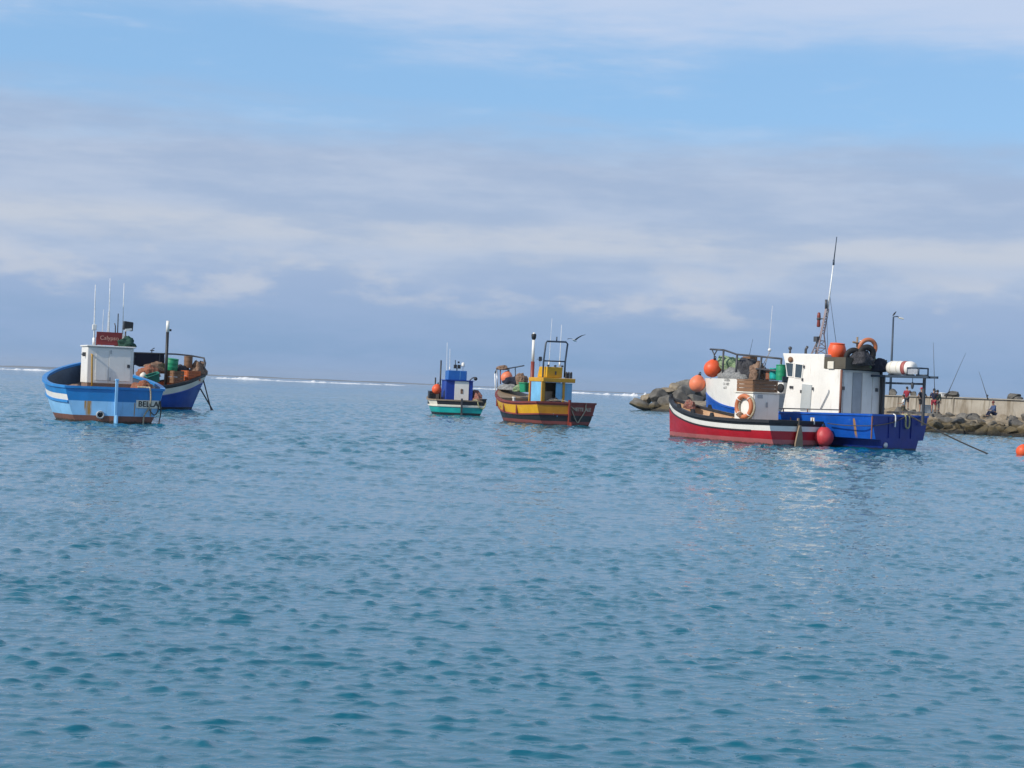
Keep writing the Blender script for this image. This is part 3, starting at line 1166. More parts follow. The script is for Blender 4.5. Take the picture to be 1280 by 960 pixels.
heap('tarpaulin', 'dark green tarpaulin bundled on the white cabin roof beside the signboard', 'tarpaulin', A.w(1.75, -0.62, 2.98), (0.35, 0.40, 0.42), P['darkgreen'], 9, A.rz, rough=0.5)
bin_('dark tub standing by the white cabin on the starboard deck of the light blue boat', A.w(1.0, -1.1, 0.96), (0.4, 0.4, 0.42), P['black'], A.rz + 0.3)

# =================================================================== dark blue boat behind, bow to the right
hd = R(46)
Lb = 6.6
bow = at_sea(239, 512)
B = Boat('fishing_boat', 'dark blue fishing boat with black rail, orange inside and white topped mast post', 'fishing boat',
         bow - Vector((math.cos(hd), math.sin(hd), 0)) * Lb, hd, Lb,
         hermite([0, 0.2, 0.45, 0.7, 0.88, 1], [1.35, 1.6, 1.7, 1.45, 0.85, 0.03]),
         hermite([0, 0.3, 0.55, 0.8, 1], [1.25, 1.18, 1.3, 1.62, 2.08]), rake=0.95, wedge=0.1, group=FLEET)
B.hull([('d', 0.16, 0), ('d', 0.50, 1), ('z', 0.14, 2), ('z', -0.4, 3)], [P['black'], P['cream'], P['royal'], P['black']])
B.inside(hermite([0, 0.6, 1], [0.75, 0.85, 1.3]), P['orangein'], P['deck'])
B.belt('gunwale_rail', P['black'], B.sheer, -0.12, 0.05, -0.05, 0.05)
B.belt('rubbing_strake', P['royal'], lambda t: B.sheer(t) - 0.52, 0.0, 0.04, -0.03, 0.03, transom=False)
# tall rail round the bow, on the far side and the stem
paths = []
top = lambda t: 3.02 + 0.12 * t - 0.2 * max(0, t - 0.9) / 0.1
pp = [B.p(1, t, B.sheer(t), -0.08) for t in (0.36, 0.45, 0.55, 0.65, 0.75, 0.85, 0.93, 0.985)]
tp = [Vector((q.x, q.y, top(t))) for q, t in zip(pp, (0.36, 0.45, 0.55, 0.65, 0.75, 0.85, 0.93, 0.985))]
ns = B.p(-1, 0.97, B.sheer(0.97), -0.05)
paths.append(tp + [Vector((ns.x + 0.05, ns.y, 2.75))])
rail = B.tubes('bow_rail', P['steel'], paths, 0.045)
for i in (0, 2, 4, 6, 7):
    B.tubes('stanchion', P['steel'], [[pp[i], tp[i]]], 0.04, parent=rail)
B.tubes('stanchion', P['steel'], [[ns, Vector((ns.x + 0.05, ns.y, 2.75))]], 0.04, parent=rail)
m = MB()
rows = []
for k in range(13):
    f = k / 12 * 4.3
    i = min(int(f), len(tp) - 2)
    q = tp[i].lerp(tp[i + 1], f - i)
    dep = 0.72 + 0.06 * math.sin(k * 1.9)
    rows.append([q + Vector((0, 0.03 * math.sin(k * 2.3 + j), -0.02 - dep * j / 4)) for j in range(5)])
m.grid(rows)
m.grid([[p_ + Vector((0.0, 0.02, 0)) for p_ in r_] for r_ in rows], flip=True)
B.part('rail_cloth', m, P['navycloth'])
q = B.loc(189.5, 446, y=1.4)
B.tubes('rail_lamp', P['steel'], [[q, q + Vector((0, 0, 0.42)), q + Vector((0.16, 0, 0.5))], [q + Vector((-0.1, 0, 0.36)), q + Vector((0.14, 0, 0.36))]], 0.03)
m = MB()
q = B.loc(207, 474, y=-0.55)
tz = B.loc(209.5, 401, y=-0.55)
mast = MB().tube([(q.x, q.y, 0.8), (q.x, q.y, 4.30)], 0.085, 12).build('mast_post', P['black'], B.root)
MB().tube([(q.x, q.y, 4.30), (q.x, q.y, tz.z)], 0.095, 12).build('mast_head', P['white'], mast)
m = MB()
m.box((q.x + 0.16, q.y, 4.42), (0.12, 0.1, 0.12))
m.build('mast_lamp', P['black'], mast)
# cargo, each piece a thing of its own
def bq_(px, py, y):
    p_ = B.loc(px, py, y=y)
    return B.w(p_.x, p_.y, p_.z)


drum('upright green tub on the deck of the dark blue boat behind the mast post', bq_(214, 461.5, 0.25) + Vector((0, 0, -0.06)), 0.34, 0.62, P['green'], (0.06, 0.1), group='tubs on the dark blue boat')
bin_('tilted dark teal tub lying by the gunwale of the dark blue boat', bq_(193, 478, -0.85), (0.72, 0.55, 0.46), P['darkteal'], 0.4, (0.2, -0.35), group='tubs on the dark blue boat')
crate('brown wooden crate beside the mast post of the dark blue boat', bq_(219, 479, -0.7), (0.72, 0.6, 0.70), P['brownwood'], B.rz + 0.1)
crate('orange crate in the bow of the dark blue boat', bq_(238, 476, -0.35), (1.0, 0.6, 0.58), P['orangein'], B.rz + 0.2)
heap('net_pile', 'heap of orange net aft of the mast post on the dark blue boat', 'net', bq_(186, 474, 0.2), (0.6, 0.55, 0.75), P['net_orange'], 12, B.rz)
heap('net_pile', 'brown net heaped under the black rail cloth of the dark blue boat', 'net', bq_(199, 467, 0.9), (0.9, 0.5, 0.7), P['net_brown'], 14, B.rz)
heap('net_pile', 'dark net heaped along the middle of the dark blue boat', 'net', bq_(226, 468, 0.5), (0.6, 0.4, 0.55), P['net_dark'], 15, B.rz)
heap('net_pile', 'brown net heaped in the bow of the dark blue boat under its rail', 'net', bq_(249, 470, 0.15), (0.5, 0.36, 0.85), P['net_brown'], 17, B.rz, rough=0.5)
drum('dark drum standing on the nets in the bow of the dark blue boat', bq_(235, 460, 0.4), 0.24, 0.62, P['brownwood'])
buoy('small white float lying on the orange net of the dark blue boat', bq_(179, 470, -0.3), 0.19, P['cream'])
for i, (a, b, lb) in enumerate((((254.5, 476), (266, 511), 'longer of two dark mooring lines running down from the bow of the dark blue boat'),
                               ((250.5, 486), (259.5, 503), 'shorter of two dark mooring lines running down from the bow of the dark blue boat'))):
    pa = B.loc(a[0], a[1], y=-0.12)
    e = at_sea(b[0], b[1] + 3) if i == 0 else B.w(*B.loc(b[0], b[1], y=-0.5))
    e = Vector((e.x, e.y, -0.25)) if i == 0 else e
    if i == 1:
        e2 = e + (e - B.w(*pa)) * 1.0
        e = Vector((e2.x, e2.y, -0.2))
    rope_thing(lb, [B.w(*pa), e], 0.04, P['darkrope'], group='mooring lines of the dark blue boat')

# =================================================================== teal boat
C = Boat('fishing_boat', 'small teal fishing boat with deep blue cabin and white door', 'fishing boat',
         at_sea(575.5, 519.3), R(90 + 13), 5.9,
         hermite([0, 0.2, 0.45, 0.7, 0.88, 1], [1.68, 1.85, 1.85, 1.45, 0.8, 0.03]),
         hermite([0, 0.3, 0.6, 0.85, 1], [1.0, 1.0, 1.12, 1.4, 1.7]), rake=0.5, wedge=0.22, group=FLEET)
C.hull([('d', 0.30, 0), ('d', 0.46, 1), ('z', 0.17, 2), ('z', -0.4, 3)], [P['cream'], P['cream'], P['teal'], P['black']],
       tmats=[[4, 0, 2, 3], [4, 0, 2, 3]]) if False else C.hull([('d', 0.30, 0), ('d', 0.46, 1), ('z', 0.17, 2), ('z', -0.4, 3)],
       [P['cream'], P['cream'], P['teal'], P['black'], P['oldwood']], tmats=[[3, 1, 2, 3], [3, 1, 2, 3]])
C.inside(hermite([0, 0.6, 1], [0.62, 0.68, 0.9]), P['oldwood'], P['deck'])
C.belt('gunwale_rail', P['oldwood'], C.sheer, -0.12, 0.05, -0.05, 0.045)
C.belt('rubbing_strake', P['cream'], lambda t: C.sheer(t) - 0.38, 0.0, 0.05, -0.05, 0.05)
m = MB()
m.box((-C.wedge - 0.06, 0, 0.5), (0.12, 0.11, 1.3))
m.box((-C.wedge - 0.2, 0, -0.05), (0.36, 0.07, 0.5))
C.part('rudder', m, P['steel'])
m = MB()
cab = MB().box((1.9, -0.07, 1.47), (1.7, 1.86, 1.72)).build('cabin', P['deepblue'], C.root, bevel=0.025)
dd = MB().box((1.035, -0.22, 1.50), (0.035, 0.98, 1.62)).build('door', P['white'], cab, bevel=0.01)
m = MB()
m.box((1.005, -0.22, 1.62), (0.02, 0.16, 0.3))
m.tube([(1.0, -0.2, 1.75), (0.97, -0.2, 1.75)], 0.05, 8)
m.build('latch', P['net_brown'], dd)
MB().box((1.85, -0.07, 2.355), (1.85, 1.98, 0.05)).build('roof', P['deepblue'], cab)
upper = MB().box((1.9, 0.05, 2.70), (1.2, 1.28, 0.64)).build('upper_wheelhouse', P['midblue'], C.root, bevel=0.025)
MB().box((1.29, -0.12, 2.70), (0.016, 0.02, 0.6)).build('panel_joint', P['paleblue'], upper)
m = MB()
m.tube([(1.9, 0.0, 3.0), (1.9, 0.0, 3.18)], 0.04)
m.box((1.85, 0.13, 3.30), (0.2, 0.2, 0.26))
m.box((1.85, -0.13, 3.30), (0.2, 0.2, 0.26))
m.tube([(1.9, 0.12, 3.4), (1.9, 0.14, 3.75)], 0.03)
m.box((1.9, -0.10, 3.60), (0.1, 0.12, 0.12))
C.part('roof_floodlight', m, P['black'], bevel=0.02)
MB().lathe([(0.10, 3.3), (0.12, 3.36), (0.11, 3.55), (0.02, 3.62)], (1.9, -0.42, 0), 14).build('satellite_dome', P['white'], C.root)
C.tubes('dome_stem', P['alloy'], [[(1.9, -0.42, 3.0), (1.9, -0.42, 3.3)]], 0.02)
C.tubes('lamp_bracket', P['steel'], [[(1.2, -0.78, 2.38), (1.2, -0.95, 2.55), (1.2, -1.12, 2.62)]], 0.04)
MB().ball((1.15, -1.18, 2.52), 0.13, 14).build('deck_lamp', P['black'], C.root)
C.tubes('mast_post', P['black'], [[(2.8, 0.96, 0.7), (2.8, 0.96, 3.7)]], 0.055)
C.tubes('stub_post', P['black'], [[(2.9, 1.28, 0.7), (2.9, 1.28, 2.5)]], 0.05)
C.whip((2.3, 0.62, 2.38), C.loc(559, 428, x=2.3), 0.02)
C.whip((2.3, 0.42, 3.0), C.loc(562.5, 436, x=2.3), 0.02)
buoy('orange buoy on the port deck of the teal boat', C.w(*C.loc(545.8, 486.6, y=1.42)), 0.33, P['buoy'])
crate('dark crate on the port quarter of the teal boat beside the orange buoy', C.w(2.2, 1.62, 0.68), (0.6, 0.45, 0.85), P['black'], C.rz, lid=True)
heap('net_pile', 'heap of dark red net against the starboard bulwark of the teal boat', 'net', C.w(1.6, -1.35, 0.66), (1.1, 0.42, 1.0), P['net_red'], 21, C.rz)
heap('net_pile', 'low heap of brown net on the starboard quarter of the teal boat', 'net', C.w(0.6, -1.3, 0.66), (0.5, 0.42, 0.55), P['net_brown'], 22, C.rz)
rope_thing('yellow green rope hanging over the starboard corner of the teal stern', [C.w(0.2, -0.9, 1.06), C.w(-0.06, -1.1, 1.04), C.w(-0.14, -1.2, 0.7), C.w(-0.1, -1.45, 0.5), C.w(-0.08, -1.62, 0.62), C.w(-0.02, -1.72, 0.98)], 0.035, P['yellowrope'])
bin_('dark tub on the starboard corner of the teal stern', C.w(0.15, -1.55, 0.72), (0.5, 0.4, 0.42), P['black'], C.rz)

# =================================================================== yellow and black boat
D = Boat('fishing_boat', 'yellow and black fishing boat with red trim and yellow framed wheelhouse', 'fishing boat',
         at_sea(707, 532), R(90 + 28), 7.55,
         hermite([0, 0.2, 0.45, 0.7, 0.88, 1], [1.93, 2.03, 1.98, 1.62, 0.95, 0.03]),
         hermite([0, 0.3, 0.6, 0.85, 1], [1.28, 1.2, 1.28, 1.6, 1.95]), rake=0.45, wedge=0.30, group=FLEET)
D.hull([('d', 0.15, 0), ('d', 0.62, 1), ('d', 0.70, 0), ('z', 0.24, 2), ('z', -0.4, 3)],
       [P['redbrown'], P['yellow'], P['black'], P['redboot'], P['yellow_shade']],
       tmats=[[0, 4, 0, 2, 3], [0, 0, 0, 2, 3]])
D.inside(hermite([0, 0.6, 1], [0.78, 0.85, 1.15]), P['redbrown'], P['deck'])
D.belt('gunwale_rail', P['redbrown'], D.sheer, -0.13, 0.05, -0.05, 0.05)
D.belt('rubbing_strake', P['redbrown'], lambda t: D.sheer(t) - 0.66, 0.0, 0.05, -0.04, 0.04)
m = MB()
for t_ in (0.30, 0.55, 0.8):
    q = D.p(1, t_, D.sheer(t_) - 0.36, 0.02)
    m.box(q, (0.12, 0.06, 0.56))
D.part('strake_cleat', m, P['redbrown'])
m = MB()
m.box((-D.wedge - 0.06, 0, 0.65), (0.13, 0.11, 1.6))
m.box((-D.wedge - 0.22, 0, -0.05), (0.36, 0.07, 0.5))
D.part('rudder', m, P['redbrown'])
bq = D.half(0, 0.98)
u = Vector((D.wedge, -bq, 0)).normalized()
nrm = u.cross(Vector((0, 0, 1)))
Mx = Matrix((u, Vector((0, 0, 1)), nrm)).transposed().to_4x4()
Mx.translation = Vector((-D.wedge, 0, 0.93)) + u * 0.95 + nrm * 0.018
pl = MB().box((0, 0, 0), (1.45, 0.30, 0.02)).build('name_board', P['redbrown'], D.root)
pl.matrix_local = Mx
letters('HETTE  ALE', pl, P['paleletter'], (0, 0, 0.014), (1, 0, 0), (0, 1, 0), 0.27, stretch=0.92, offset=0.01)
m = MB()
m.box((-0.16, 0.62, 0.55), (0.05, 0.16, 0.16))
m.box((-0.14, 0.9, 0.62), (0.05, 0.1, 0.1))
D.part('stern_fitting', m, P['paleblue'], bevel=0.02)
# wheelhouse
wx0, wx1, wy, wz0, wz1 = 1.15, 2.6, 0.96, 0.80, 2.42
wh = MB().box(((wx0 + wx1) / 2, -0.05, wz1 + 0.13), (wx1 - wx0 + 0.3, wy * 2 + 0.2, 0.24)).build('wheelhouse_roof', P['ochre'], D.root, bevel=0.03)
for (x, y, wdt) in ((wx0, wy, 0.13), (wx0, -0.42, 0.14), (wx1, wy, 0.12), (wx1, -wy, 0.12)):
    MB().box((x, y, (wz0 + wz1) / 2), (0.11, wdt, wz1 - wz0)).build('corner_post', P['ochre'], D.root)
MB().box(((wx0 + wx1) / 2, wy - 0.01, (wz0 + wz1) / 2 + 0.05), (wx1 - wx0 - 0.12, 0.05, wz1 - wz0 + 0.1)).build('side_panel', P['paleblue'], D.root)
MB().box((wx0 + 0.01, 0.86, 1.62), (0.05, 0.13, 1.6)).build('door_post', P['ochre'], D.root)
MB().box((wx0 + 0.02, -0.14, 1.64), (0.05, 0.42, 1.5)).build('back_panel', P['paleblue'], D.root)
MB().box((wx0 + 0.03, -0.74, 1.64), (0.05, 0.5, 1.5)).build('back_panel', P['paleblue'], D.root)
MB().box((wx1 - 0.08, 0, (wz0 + wz1) / 2), (0.06, 1.9, wz1 - wz0)).build('front_panel', P['oldwood'], D.root)
MB().box(((wx0 + wx1) / 2, -wy + 0.01, 1.64), (wx1 - wx0 - 0.12, 0.05, 1.5)).build('side_panel', P['paleblue'], D.root)
MB().box(((wx0 + wx1) / 2, 0.33, 1.35), (0.7, 0.5, 1.1)).build('engine_casing', P['oldwood'], D.root, bevel=0.03)
tb = MB().prism([(1.35, 2.68), (2.45, 2.68), (2.25, 3.30), (1.30, 3.30)], 'y', -0.42, 0.62).build('roof_box', P['yellow'], D.root, bevel=0.04)
m = MB()
for y in (-0.36, 0.1, 0.56):
    m.box((1.3, y, 3.36), (0.12, 0.1, 0.1))
m.box((1.31, 0.04, 2.95), (0.03, 0.08, 0.2))
m.build('box_fitting', P['steel'], tb)
gx = 1.5
gp = [D.loc(677, 500, x=gx), D.loc(679.5, 451, x=gx), D.loc(682.3, 429, x=gx), D.loc(684, 426.6, x=gx), D.loc(707.5, 427.5, x=gx), D.loc(709.6, 430, x=gx), D.loc(706.5, 452, x=gx), D.loc(705.5, 472, x=gx)]
fr = D.tubes('gallows_frame', P['bluesteel'], [gp], 0.052, 10)
D.tubes('cross_bar', P['bluesteel'], [[gp[1], gp[6]], [gp[3].lerp(gp[4], 0.5), gp[3].lerp(gp[4], 0.5) + Vector((0, 0, 0.28))]], 0.04, parent=fr)
D.whip(D.loc(686, 458, x=1.9), D.loc(690, 398, x=1.9), 0.016)
D.whip(D.loc(699.5, 458, x=1.9), D.loc(702, 406, x=1.9), 0.024)
m = MB()
for y in (-0.62, -0.78, -0.95):
    m.box((1.25, y, 2.82), (0.12, 0.09, 0.28))
    m.ball((1.25, y, 2.99), 0.07, 10)
D.part('roof_lamp', m, P['steel'])
q0, q1, q2, q3 = (D.loc(661.5, 500, y=0.9), D.loc(666, 452, y=0.9), D.loc(667.2, 425, y=0.9), D.loc(667.6, 417, y=0.9))
mast = MB().tube([(q1.x, 0.9, 0.8), (q1.x, 0.9, q1.z - 0.0)], 0.11, 12).build('mast', P['redbrown'], D.root)
MB().tube([(q1.x, 0.9, q1.z), (q1.x, 0.9, q2.z)], 0.085, 12).build('mast_top', P['white'], mast)
m = MB()
m.lathe([(0.06, 0), (0.13, 0.1), (0.15, 0.30), (0.12, 0.36)], (q1.x, 0.9, q2.z), 14)
m.build('mast_lamp', P['black'], mast)
MB().ball((q1.x - 0.04, 0.92, q2.z + 0.36), 0.08, 12).build('lamp_lens', P['white'], mast)
q = D.loc(675, 449, x=2.6)
D.tubes('radio_pole', P['alloy'], [[D.loc(674, 472, x=2.6), q], [q + Vector((0, 0.2, 0)), q + Vector((0, -0.15, 0))]], 0.022)
MB().box(q + Vector((0, -0.02, 0.02)), (0.14, 0.17, 0.26)).build('radio_horn', P['steel'], D.root, bevel=0.03)
# rail on the foredeck
def dq(px, py, y):
    p_ = D.loc(px, py, y=y)
    return D.w(p_.x, p_.y, p_.z)


rl = D.tubes('bow_rail', P['bluesteel'], [[D.loc(618.5, 467, y=0.2), D.loc(621, 461.5, y=0.1), D.loc(630, 461, y=-0.1)], [D.loc(630, 461.5, y=-0.1), D.loc(644, 459, y=-0.3), D.loc(655, 457, y=-0.5)]], 0.04)
for (a, b, y, mt) in (((619.5, 492), (618.5, 466), 0.2, 'whip'), ((625.8, 480), (625.5, 461), 0.05, 'redbrown'), ((644.5, 482), (644, 459), -0.3, 'bluesteel'), ((622, 488), (621, 462), 0.1, 'alloy')):
    D.tubes('stanchion', P[mt], [[D.loc(*a, y=y), D.loc(*b, y=y)]], 0.035, parent=rl)
fd = MB()
rows = []
for t_ in (0.66, 0.74, 0.82, 0.9, 0.95):
    z = D.sheer(t_) + 0.08
    h = D.half(t_, D.sheer(t_)) - 0.1
    rows.append([Vector((D.X(t_, z), h * k / 3, z)) for k in range(-3, 4)])
fd.grid(rows)
r0 = rows[0]
fd.grid([[p_ - Vector((0, 0, 0.6)) for p_ in r0], r0])
D.part('foredeck', fd, P['oldwood'])
buoy('orange buoy hanging on the bow rail of the yellow boat', dq(633.5, 472, -0.2), 0.36, P['palebuoy'])
heap('tarpaulin', 'dark blue tarpaulin on the foredeck of the yellow boat behind the orange buoy', 'tarpaulin', dq(642, 481, -0.2), (0.7, 0.55, 0.5), P['navycloth'], 31, D.rz)
heap('net_pile', 'brownish net piled on the foredeck of the yellow boat in front of the mast', 'net', dq(651.5, 481, 0.0), (0.36, 0.34, 0.68), P['net_brown'], 32, D.rz)
heap('tarpaulin', 'grey tarpaulin over gear on the foredeck of the yellow boat', 'tarpaulin', dq(635, 488, 0.2), (0.9, 0.5, 0.42), P['net_grey'], 33, D.rz, rough=0.2)
bin_('green fish bin in front of the mast of the yellow boat', dq(656, 490, 0.35), (0.75, 0.5, 0.52), P['green'], D.rz)
heap('net_pile', 'pale green net between the tarpaulin and the green bin of the yellow boat', 'net', dq(649, 490, 0.3), (0.4, 0.35, 0.42), P['net_green'], 35, D.rz)
bin_('blue tub on the port side deck of the yellow boat', D.w(4.2, 1.0, 0.85), (0.5, 0.4, 0.36), P['royal'], D.rz + 0.4)
heap('hood_cloth', 'brown cloth hood tied to the bow rail of the yellow boat above the orange buoy', 'cloth', dq(628, 462.5, 0.0), (0.42, 0.3, 0.3), P['net_brown'], 36, D.rz)
q = (0.0, 0.0)
rope_thing('pale rope looped over the stern name board of the yellow boat', [D.w(-0.30, -0.15, 0.96), D.w(-0.33, -0.30, 0.62), D.w(-0.30, -0.58, 0.2), D.w(-0.22, -0.82, 0.42), D.w(-0.18, -1.12, 0.86), D.w(-0.14, -1.2, 1.3)], 0.03, P['rope'])
rope_thing('thin pale rope lying along the stern rail of the yellow boat', [D.w(0.35, 0.9, 1.38), D.w(0.1, 0.55, 1.42), D.w(-0.15, 0.1, 1.36), D.w(-0.36, -0.2, 1.02), D.w(-0.3, -0.5, 0.85)], 0.028, P['rope'])
heap('net_pile', 'small pile of dark net on the stern deck of the yellow boat', 'net', D.w(0.55, 0.5, 1.0), (0.45, 0.5, 0.5), P['net_dark'], 37, D.rz)
# white plastic container on the port gunwale
bin_('small white jug standing on the port gunwale of the yellow boat', D.w(3.3, 1.62, D.sheer(0.45) + 0.04), (0.14, 0.14, 0.2), P['white'], D.rz, name='jug', cat='jug')
# =================================================================== red boat
E = Boat('fishing_boat', 'small red fishing boat with white stripe, black gunwale and life ring on its grey house', 'fishing boat',
         at_sea(994, 557.5), R(90 + 35), 8.3,
         hermite([0, 0.2, 0.45, 0.7, 0.88, 1], [1.62, 1.66, 1.6, 1.25, 0.7, 0.03]),
         hermite([0, 0.3, 0.6, 0.85, 1], [1.05, 1.03, 1.14, 1.48, 1.84]), rake=0.12, wedge=0.10, group=FLEET)
E.hull([('d', 0.20, 0), ('d', 0.42, 1), ('z', 0.26, 2), ('z', -0.4, 3)], [P['black'], P['white'], P['red'], P['faded']])
E.inside(hermite([0, 0.6, 1], [0.6, 0.62, 1.0]), P['tan'], P['tan'])
E.belt('gunwale_rail', P['black'], E.sheer, -0.13, 0.06, -0.08, 0.05)
E.belt('rubbing_strake', P['black'], lambda t: E.sheer(t) - 0.43, 0.0, 0.04, -0.025, 0.025, t0=0.14, transom=False)
m = MB()
m.prism([(-0.05, 0.03), (0.02, 0.03), (0.06, 1.2), (-0.02, 1.22)], 'y', -0.04, 0.04)
o = m.build('rudder_stock', P['oldwood'], E.root)
o.location = (-E.wedge - 0.04, 0, 0)
MB().prism([(-0.24, -0.5), (0.26, -0.5), (0.25, 0.12), (0.13, 0.62), (0.05, 0.9), (-0.06, 0.9), (-0.16, 0.45)], 'x', -0.13, -0.055).build('rudder_blade', P['oldwood'], o, bevel=0.01)
m = MB()
m.tube([(0.08, -1.0, 1.05), (0.08, -1.0, 1.24), (-0.06, -1.0, 1.24), (-0.1, -1.0, 0.96)], 0.035)
E.part('stern_hook', m, P['white'])
ex0, ex1, ey = 1.80, 2.95, 0.80
hs = MB().box(((ex0 + ex1) / 2, 0.1, 1.42), (ex1 - ex0, ey * 2, 1.60)).build('deckhouse', P['white'], E.root, bevel=0.03)
m = MB()
m.box((ex0 - 0.012, 0.1, 1.45), (0.022, 1.44, 1.4))
m.build('back_panel', P['white'], hs, bevel=0.005)
m = MB()
m.box((ex0 - 0.04, 0.08, 1.72), (0.03, 0.09, 0.22))
m.box((ex0 - 0.035, 0.5, 2.08), (0.02, 0.3, 0.16))
m.build('panel_fitting', P['grey'], hs)
MB().box(((ex0 + ex1) / 2, 0.1, 2.245), (ex1 - ex0 + 0.12, ey * 2 + 0.12, 0.05)).build('roof', P['cream'], hs, bevel=0.01)
m = MB()
for x_ in (3.7, 5.2, 6.6):
    t_ = x_ / E.L
    q = E.p(1, t_, E.sheer(t_), -0.05)
    m.prism([(-0.13, 0.03), (0.13, 0.03), (0.05, 0.22), (-0.05, 0.22)], 'y', -0.05, 0.05)
    for i in range(len(m.v) - 8, len(m.v)):
        m.v[i] = tuple(Vector(m.v[i]) + q)
    q = E.p(-1, t_, E.sheer(t_), -0.05)
    m.prism([(-0.13, 0.03), (0.13, 0.03), (0.05, 0.22), (-0.05, 0.22)], 'y', -0.05, 0.05)
    for i in range(len(m.v) - 8, len(m.v)):
        m.v[i] = tuple(Vector(m.v[i]) + q)
E.part('thole_cleat', m, P['black'])
m = MB()
for x_ in (4.2, 5.6):
    b = E.half(x_ / E.L, 0.9) - 0.08
    m.box((x_, 0, 0.88), (0.26, b * 2, 0.05))
E.part('thwart', m, P['tan'])
MB().box((E.L + 0.03, 0, 1.86), (0.16, 0.11, 0.34)).build('stem_head', P['black'], E.root)


def eq(px, py, **k):
    p_ = E.loc(px, py, **k)
    return E.w(p_.x, p_.y, p_.z)


# life ring hung on the house side
rg = empty('life_ring', 'orange life ring hanging on the white deckhouse of the red boat', 'life ring', eq(930, 508, y=0.1 + ey + 0.10), E.rz)
m = MB()
m.torus((0, 0, 0), 0.46, 0.105, Matrix.Rotation(R(90), 4, 'X'), 32, 12)
m.build('ring', P['ringorange'], rg)
m = MB()
m.torus((-0.13, -0.04, -0.02), 0.50, 0.055, Matrix.Rotation(R(90), 4, 'X'), 32, 8)
m.build('grab_line', P['rope'], rg)
m = MB()
for a in (45, 135, 225, 315):
    m.torus((0.46 * math.cos(R(a)), 0, 0.46 * math.sin(R(a))), 0.115, 0.02, Matrix.Rotation(R(-a), 4, 'Y') @ Matrix.Rotation(0, 4, 'X'), 14, 6)
m.build('band', P['white'], rg)
heap('rag', 'small dark rag hanging under the life ring of the red boat', 'rag', eq(925, 521, y=0.1 + ey + 0.14), (0.16, 0.1, 0.22), P['net_brown'], 41, E.rz)
q = E.w((ex0 + ex1) / 2 + 0.02, 0.1, 2.275)
crate('big brown wooden box on the deckhouse roof of the red boat', q, (1.02, 1.52, 0.50), P['brownwood'], E.rz, lid=True, name='wooden_box', cat='box')
buoy('large dark red ball fender at the stern corner of the red boat', eq(1030, 546.5, x=-0.25), 0.42, P['fender'], tilt=(0.1, -0.2))
heap('rope_pile', 'pink and dark rope coiled in the bow of the red boat', 'rope', E.w(7.2, -0.2, 1.35), (0.28, 0.22, 0.42), P['net_red'], 43, E.rz, rough=0.5)
heap('net_pile', 'low heap of brown net forward of the deckhouse of the red boat', 'net', E.w(3.7, 0.2, 0.62), (0.45, 0.6, 0.45), P['net_brown'], 44, E.rz)

# =================================================================== big blue and white boat
FT = 37
F = Boat('fishing_boat', 'large blue fishing boat with white wheelhouse, tall mast and canister rack over the stern', 'fishing boat',
         at_sea(1124, 562.5), R(90 + FT), 12.0,
         hermite([0, 0.2, 0.45, 0.7, 0.86, 0.95, 1], [1.86, 2.0, 2.05, 1.75, 1.10, 0.55, 0.10]),
         hermite([0, 0.3, 0.55, 0.8, 1], [1.50, 1.44, 1.42, 1.62, 2.2]), rake=0.12, wedge=0.0, chine=(0.42, 0.80), rake_t=0.0, group=FLEET)
F.hull([('d', 0.12, 1), ('z', 0.45, 0), ('z', 0.40, 2), ('z', -0.4, 2)], [P['bigblue'], P['bigblue'], P['bigblue_shade']], tmats=[[2, 2, 2, 2], [2, 2, 2, 2]])
F.inside(hermite([0, 0.6, 0.72, 1], [1.15, 1.15, 1.25, 1.95]), P['bigblue'], P['grey'])
F.belt('gunwale_rail', P['bigblue'], F.sheer, -0.12, 0.04, -0.05, 0.035)
m = MB()
for y in (0.75, 0.0, -0.75):
    m.box((-0.02, y, 0.96), (0.035, 0.06, 0.9))
F.part('transom_rib', m, P['bigblue_shade'])
MB().box((0.0, 1.86, 0.96), (0.05, 0.05, 1.0)).build('corner_guard', P['antifoul'], F.root)
m = MB()
m.lathe([(0.09, -0.06), (0.12, -0.05), (0.12, 0.02)], (0, 0.95, 0.2), 14, axis='x')
F.part('exhaust_pipe', m, P['alloy'])
# raised white bulwark at the bow
wb = MB()
tS = 0.66
tts = [tS + (1 - tS) * i / 14 for i in range(15)]
for side in (1, -1):
    rows = []
    for k in range(5):
        row = []
        for t_ in tts:
            z0 = F.sheer(t_) + 0.02
            z1 = 2.86 + 0.10 * (t_ - tS)
            slope = 0.0
            z = z0 + (z1 - z0) * k / 4
            h = F.half(t_, F.sheer(t_)) + (z - z0) * 0.10
            row.append(Vector((F.X(t_, z) - 0.30 * (k / 4) * max(0.0, 1 - (t_ - tS) / 0.1), side * h, z)))
        rows.append(row)
    wb.grid(rows, flip=side > 0, smooth=True)
    wb.grid([[Vector((p_.x - 0.03, p_.y - side * 0.06, p_.z)) for p_ in r_] for r_ in rows], flip=side < 0)
    top_ = rows[-1]
    wb.grid([top_, [Vector((p_.x - 0.03, p_.y - side * 0.06, p_.z)) for p_ in top_]])
    e0 = [r_[0] for r_ in rows]
    wb.grid([e0, [Vector((p_.x - 0.03, p_.y - side * 0.06, p_.z)) for p_ in e0]])
bwk = F.part('bow_bulwark', wb, P['white'], recalc=False)
zt = 2.86
# registration painted on the bow
yb = F.half(0.76, 1.6) + 0.09
pa, pb = F.p(1, 0.70, 2.3, 0.0), F.p(1, 0.80, 2.3, 0.0)


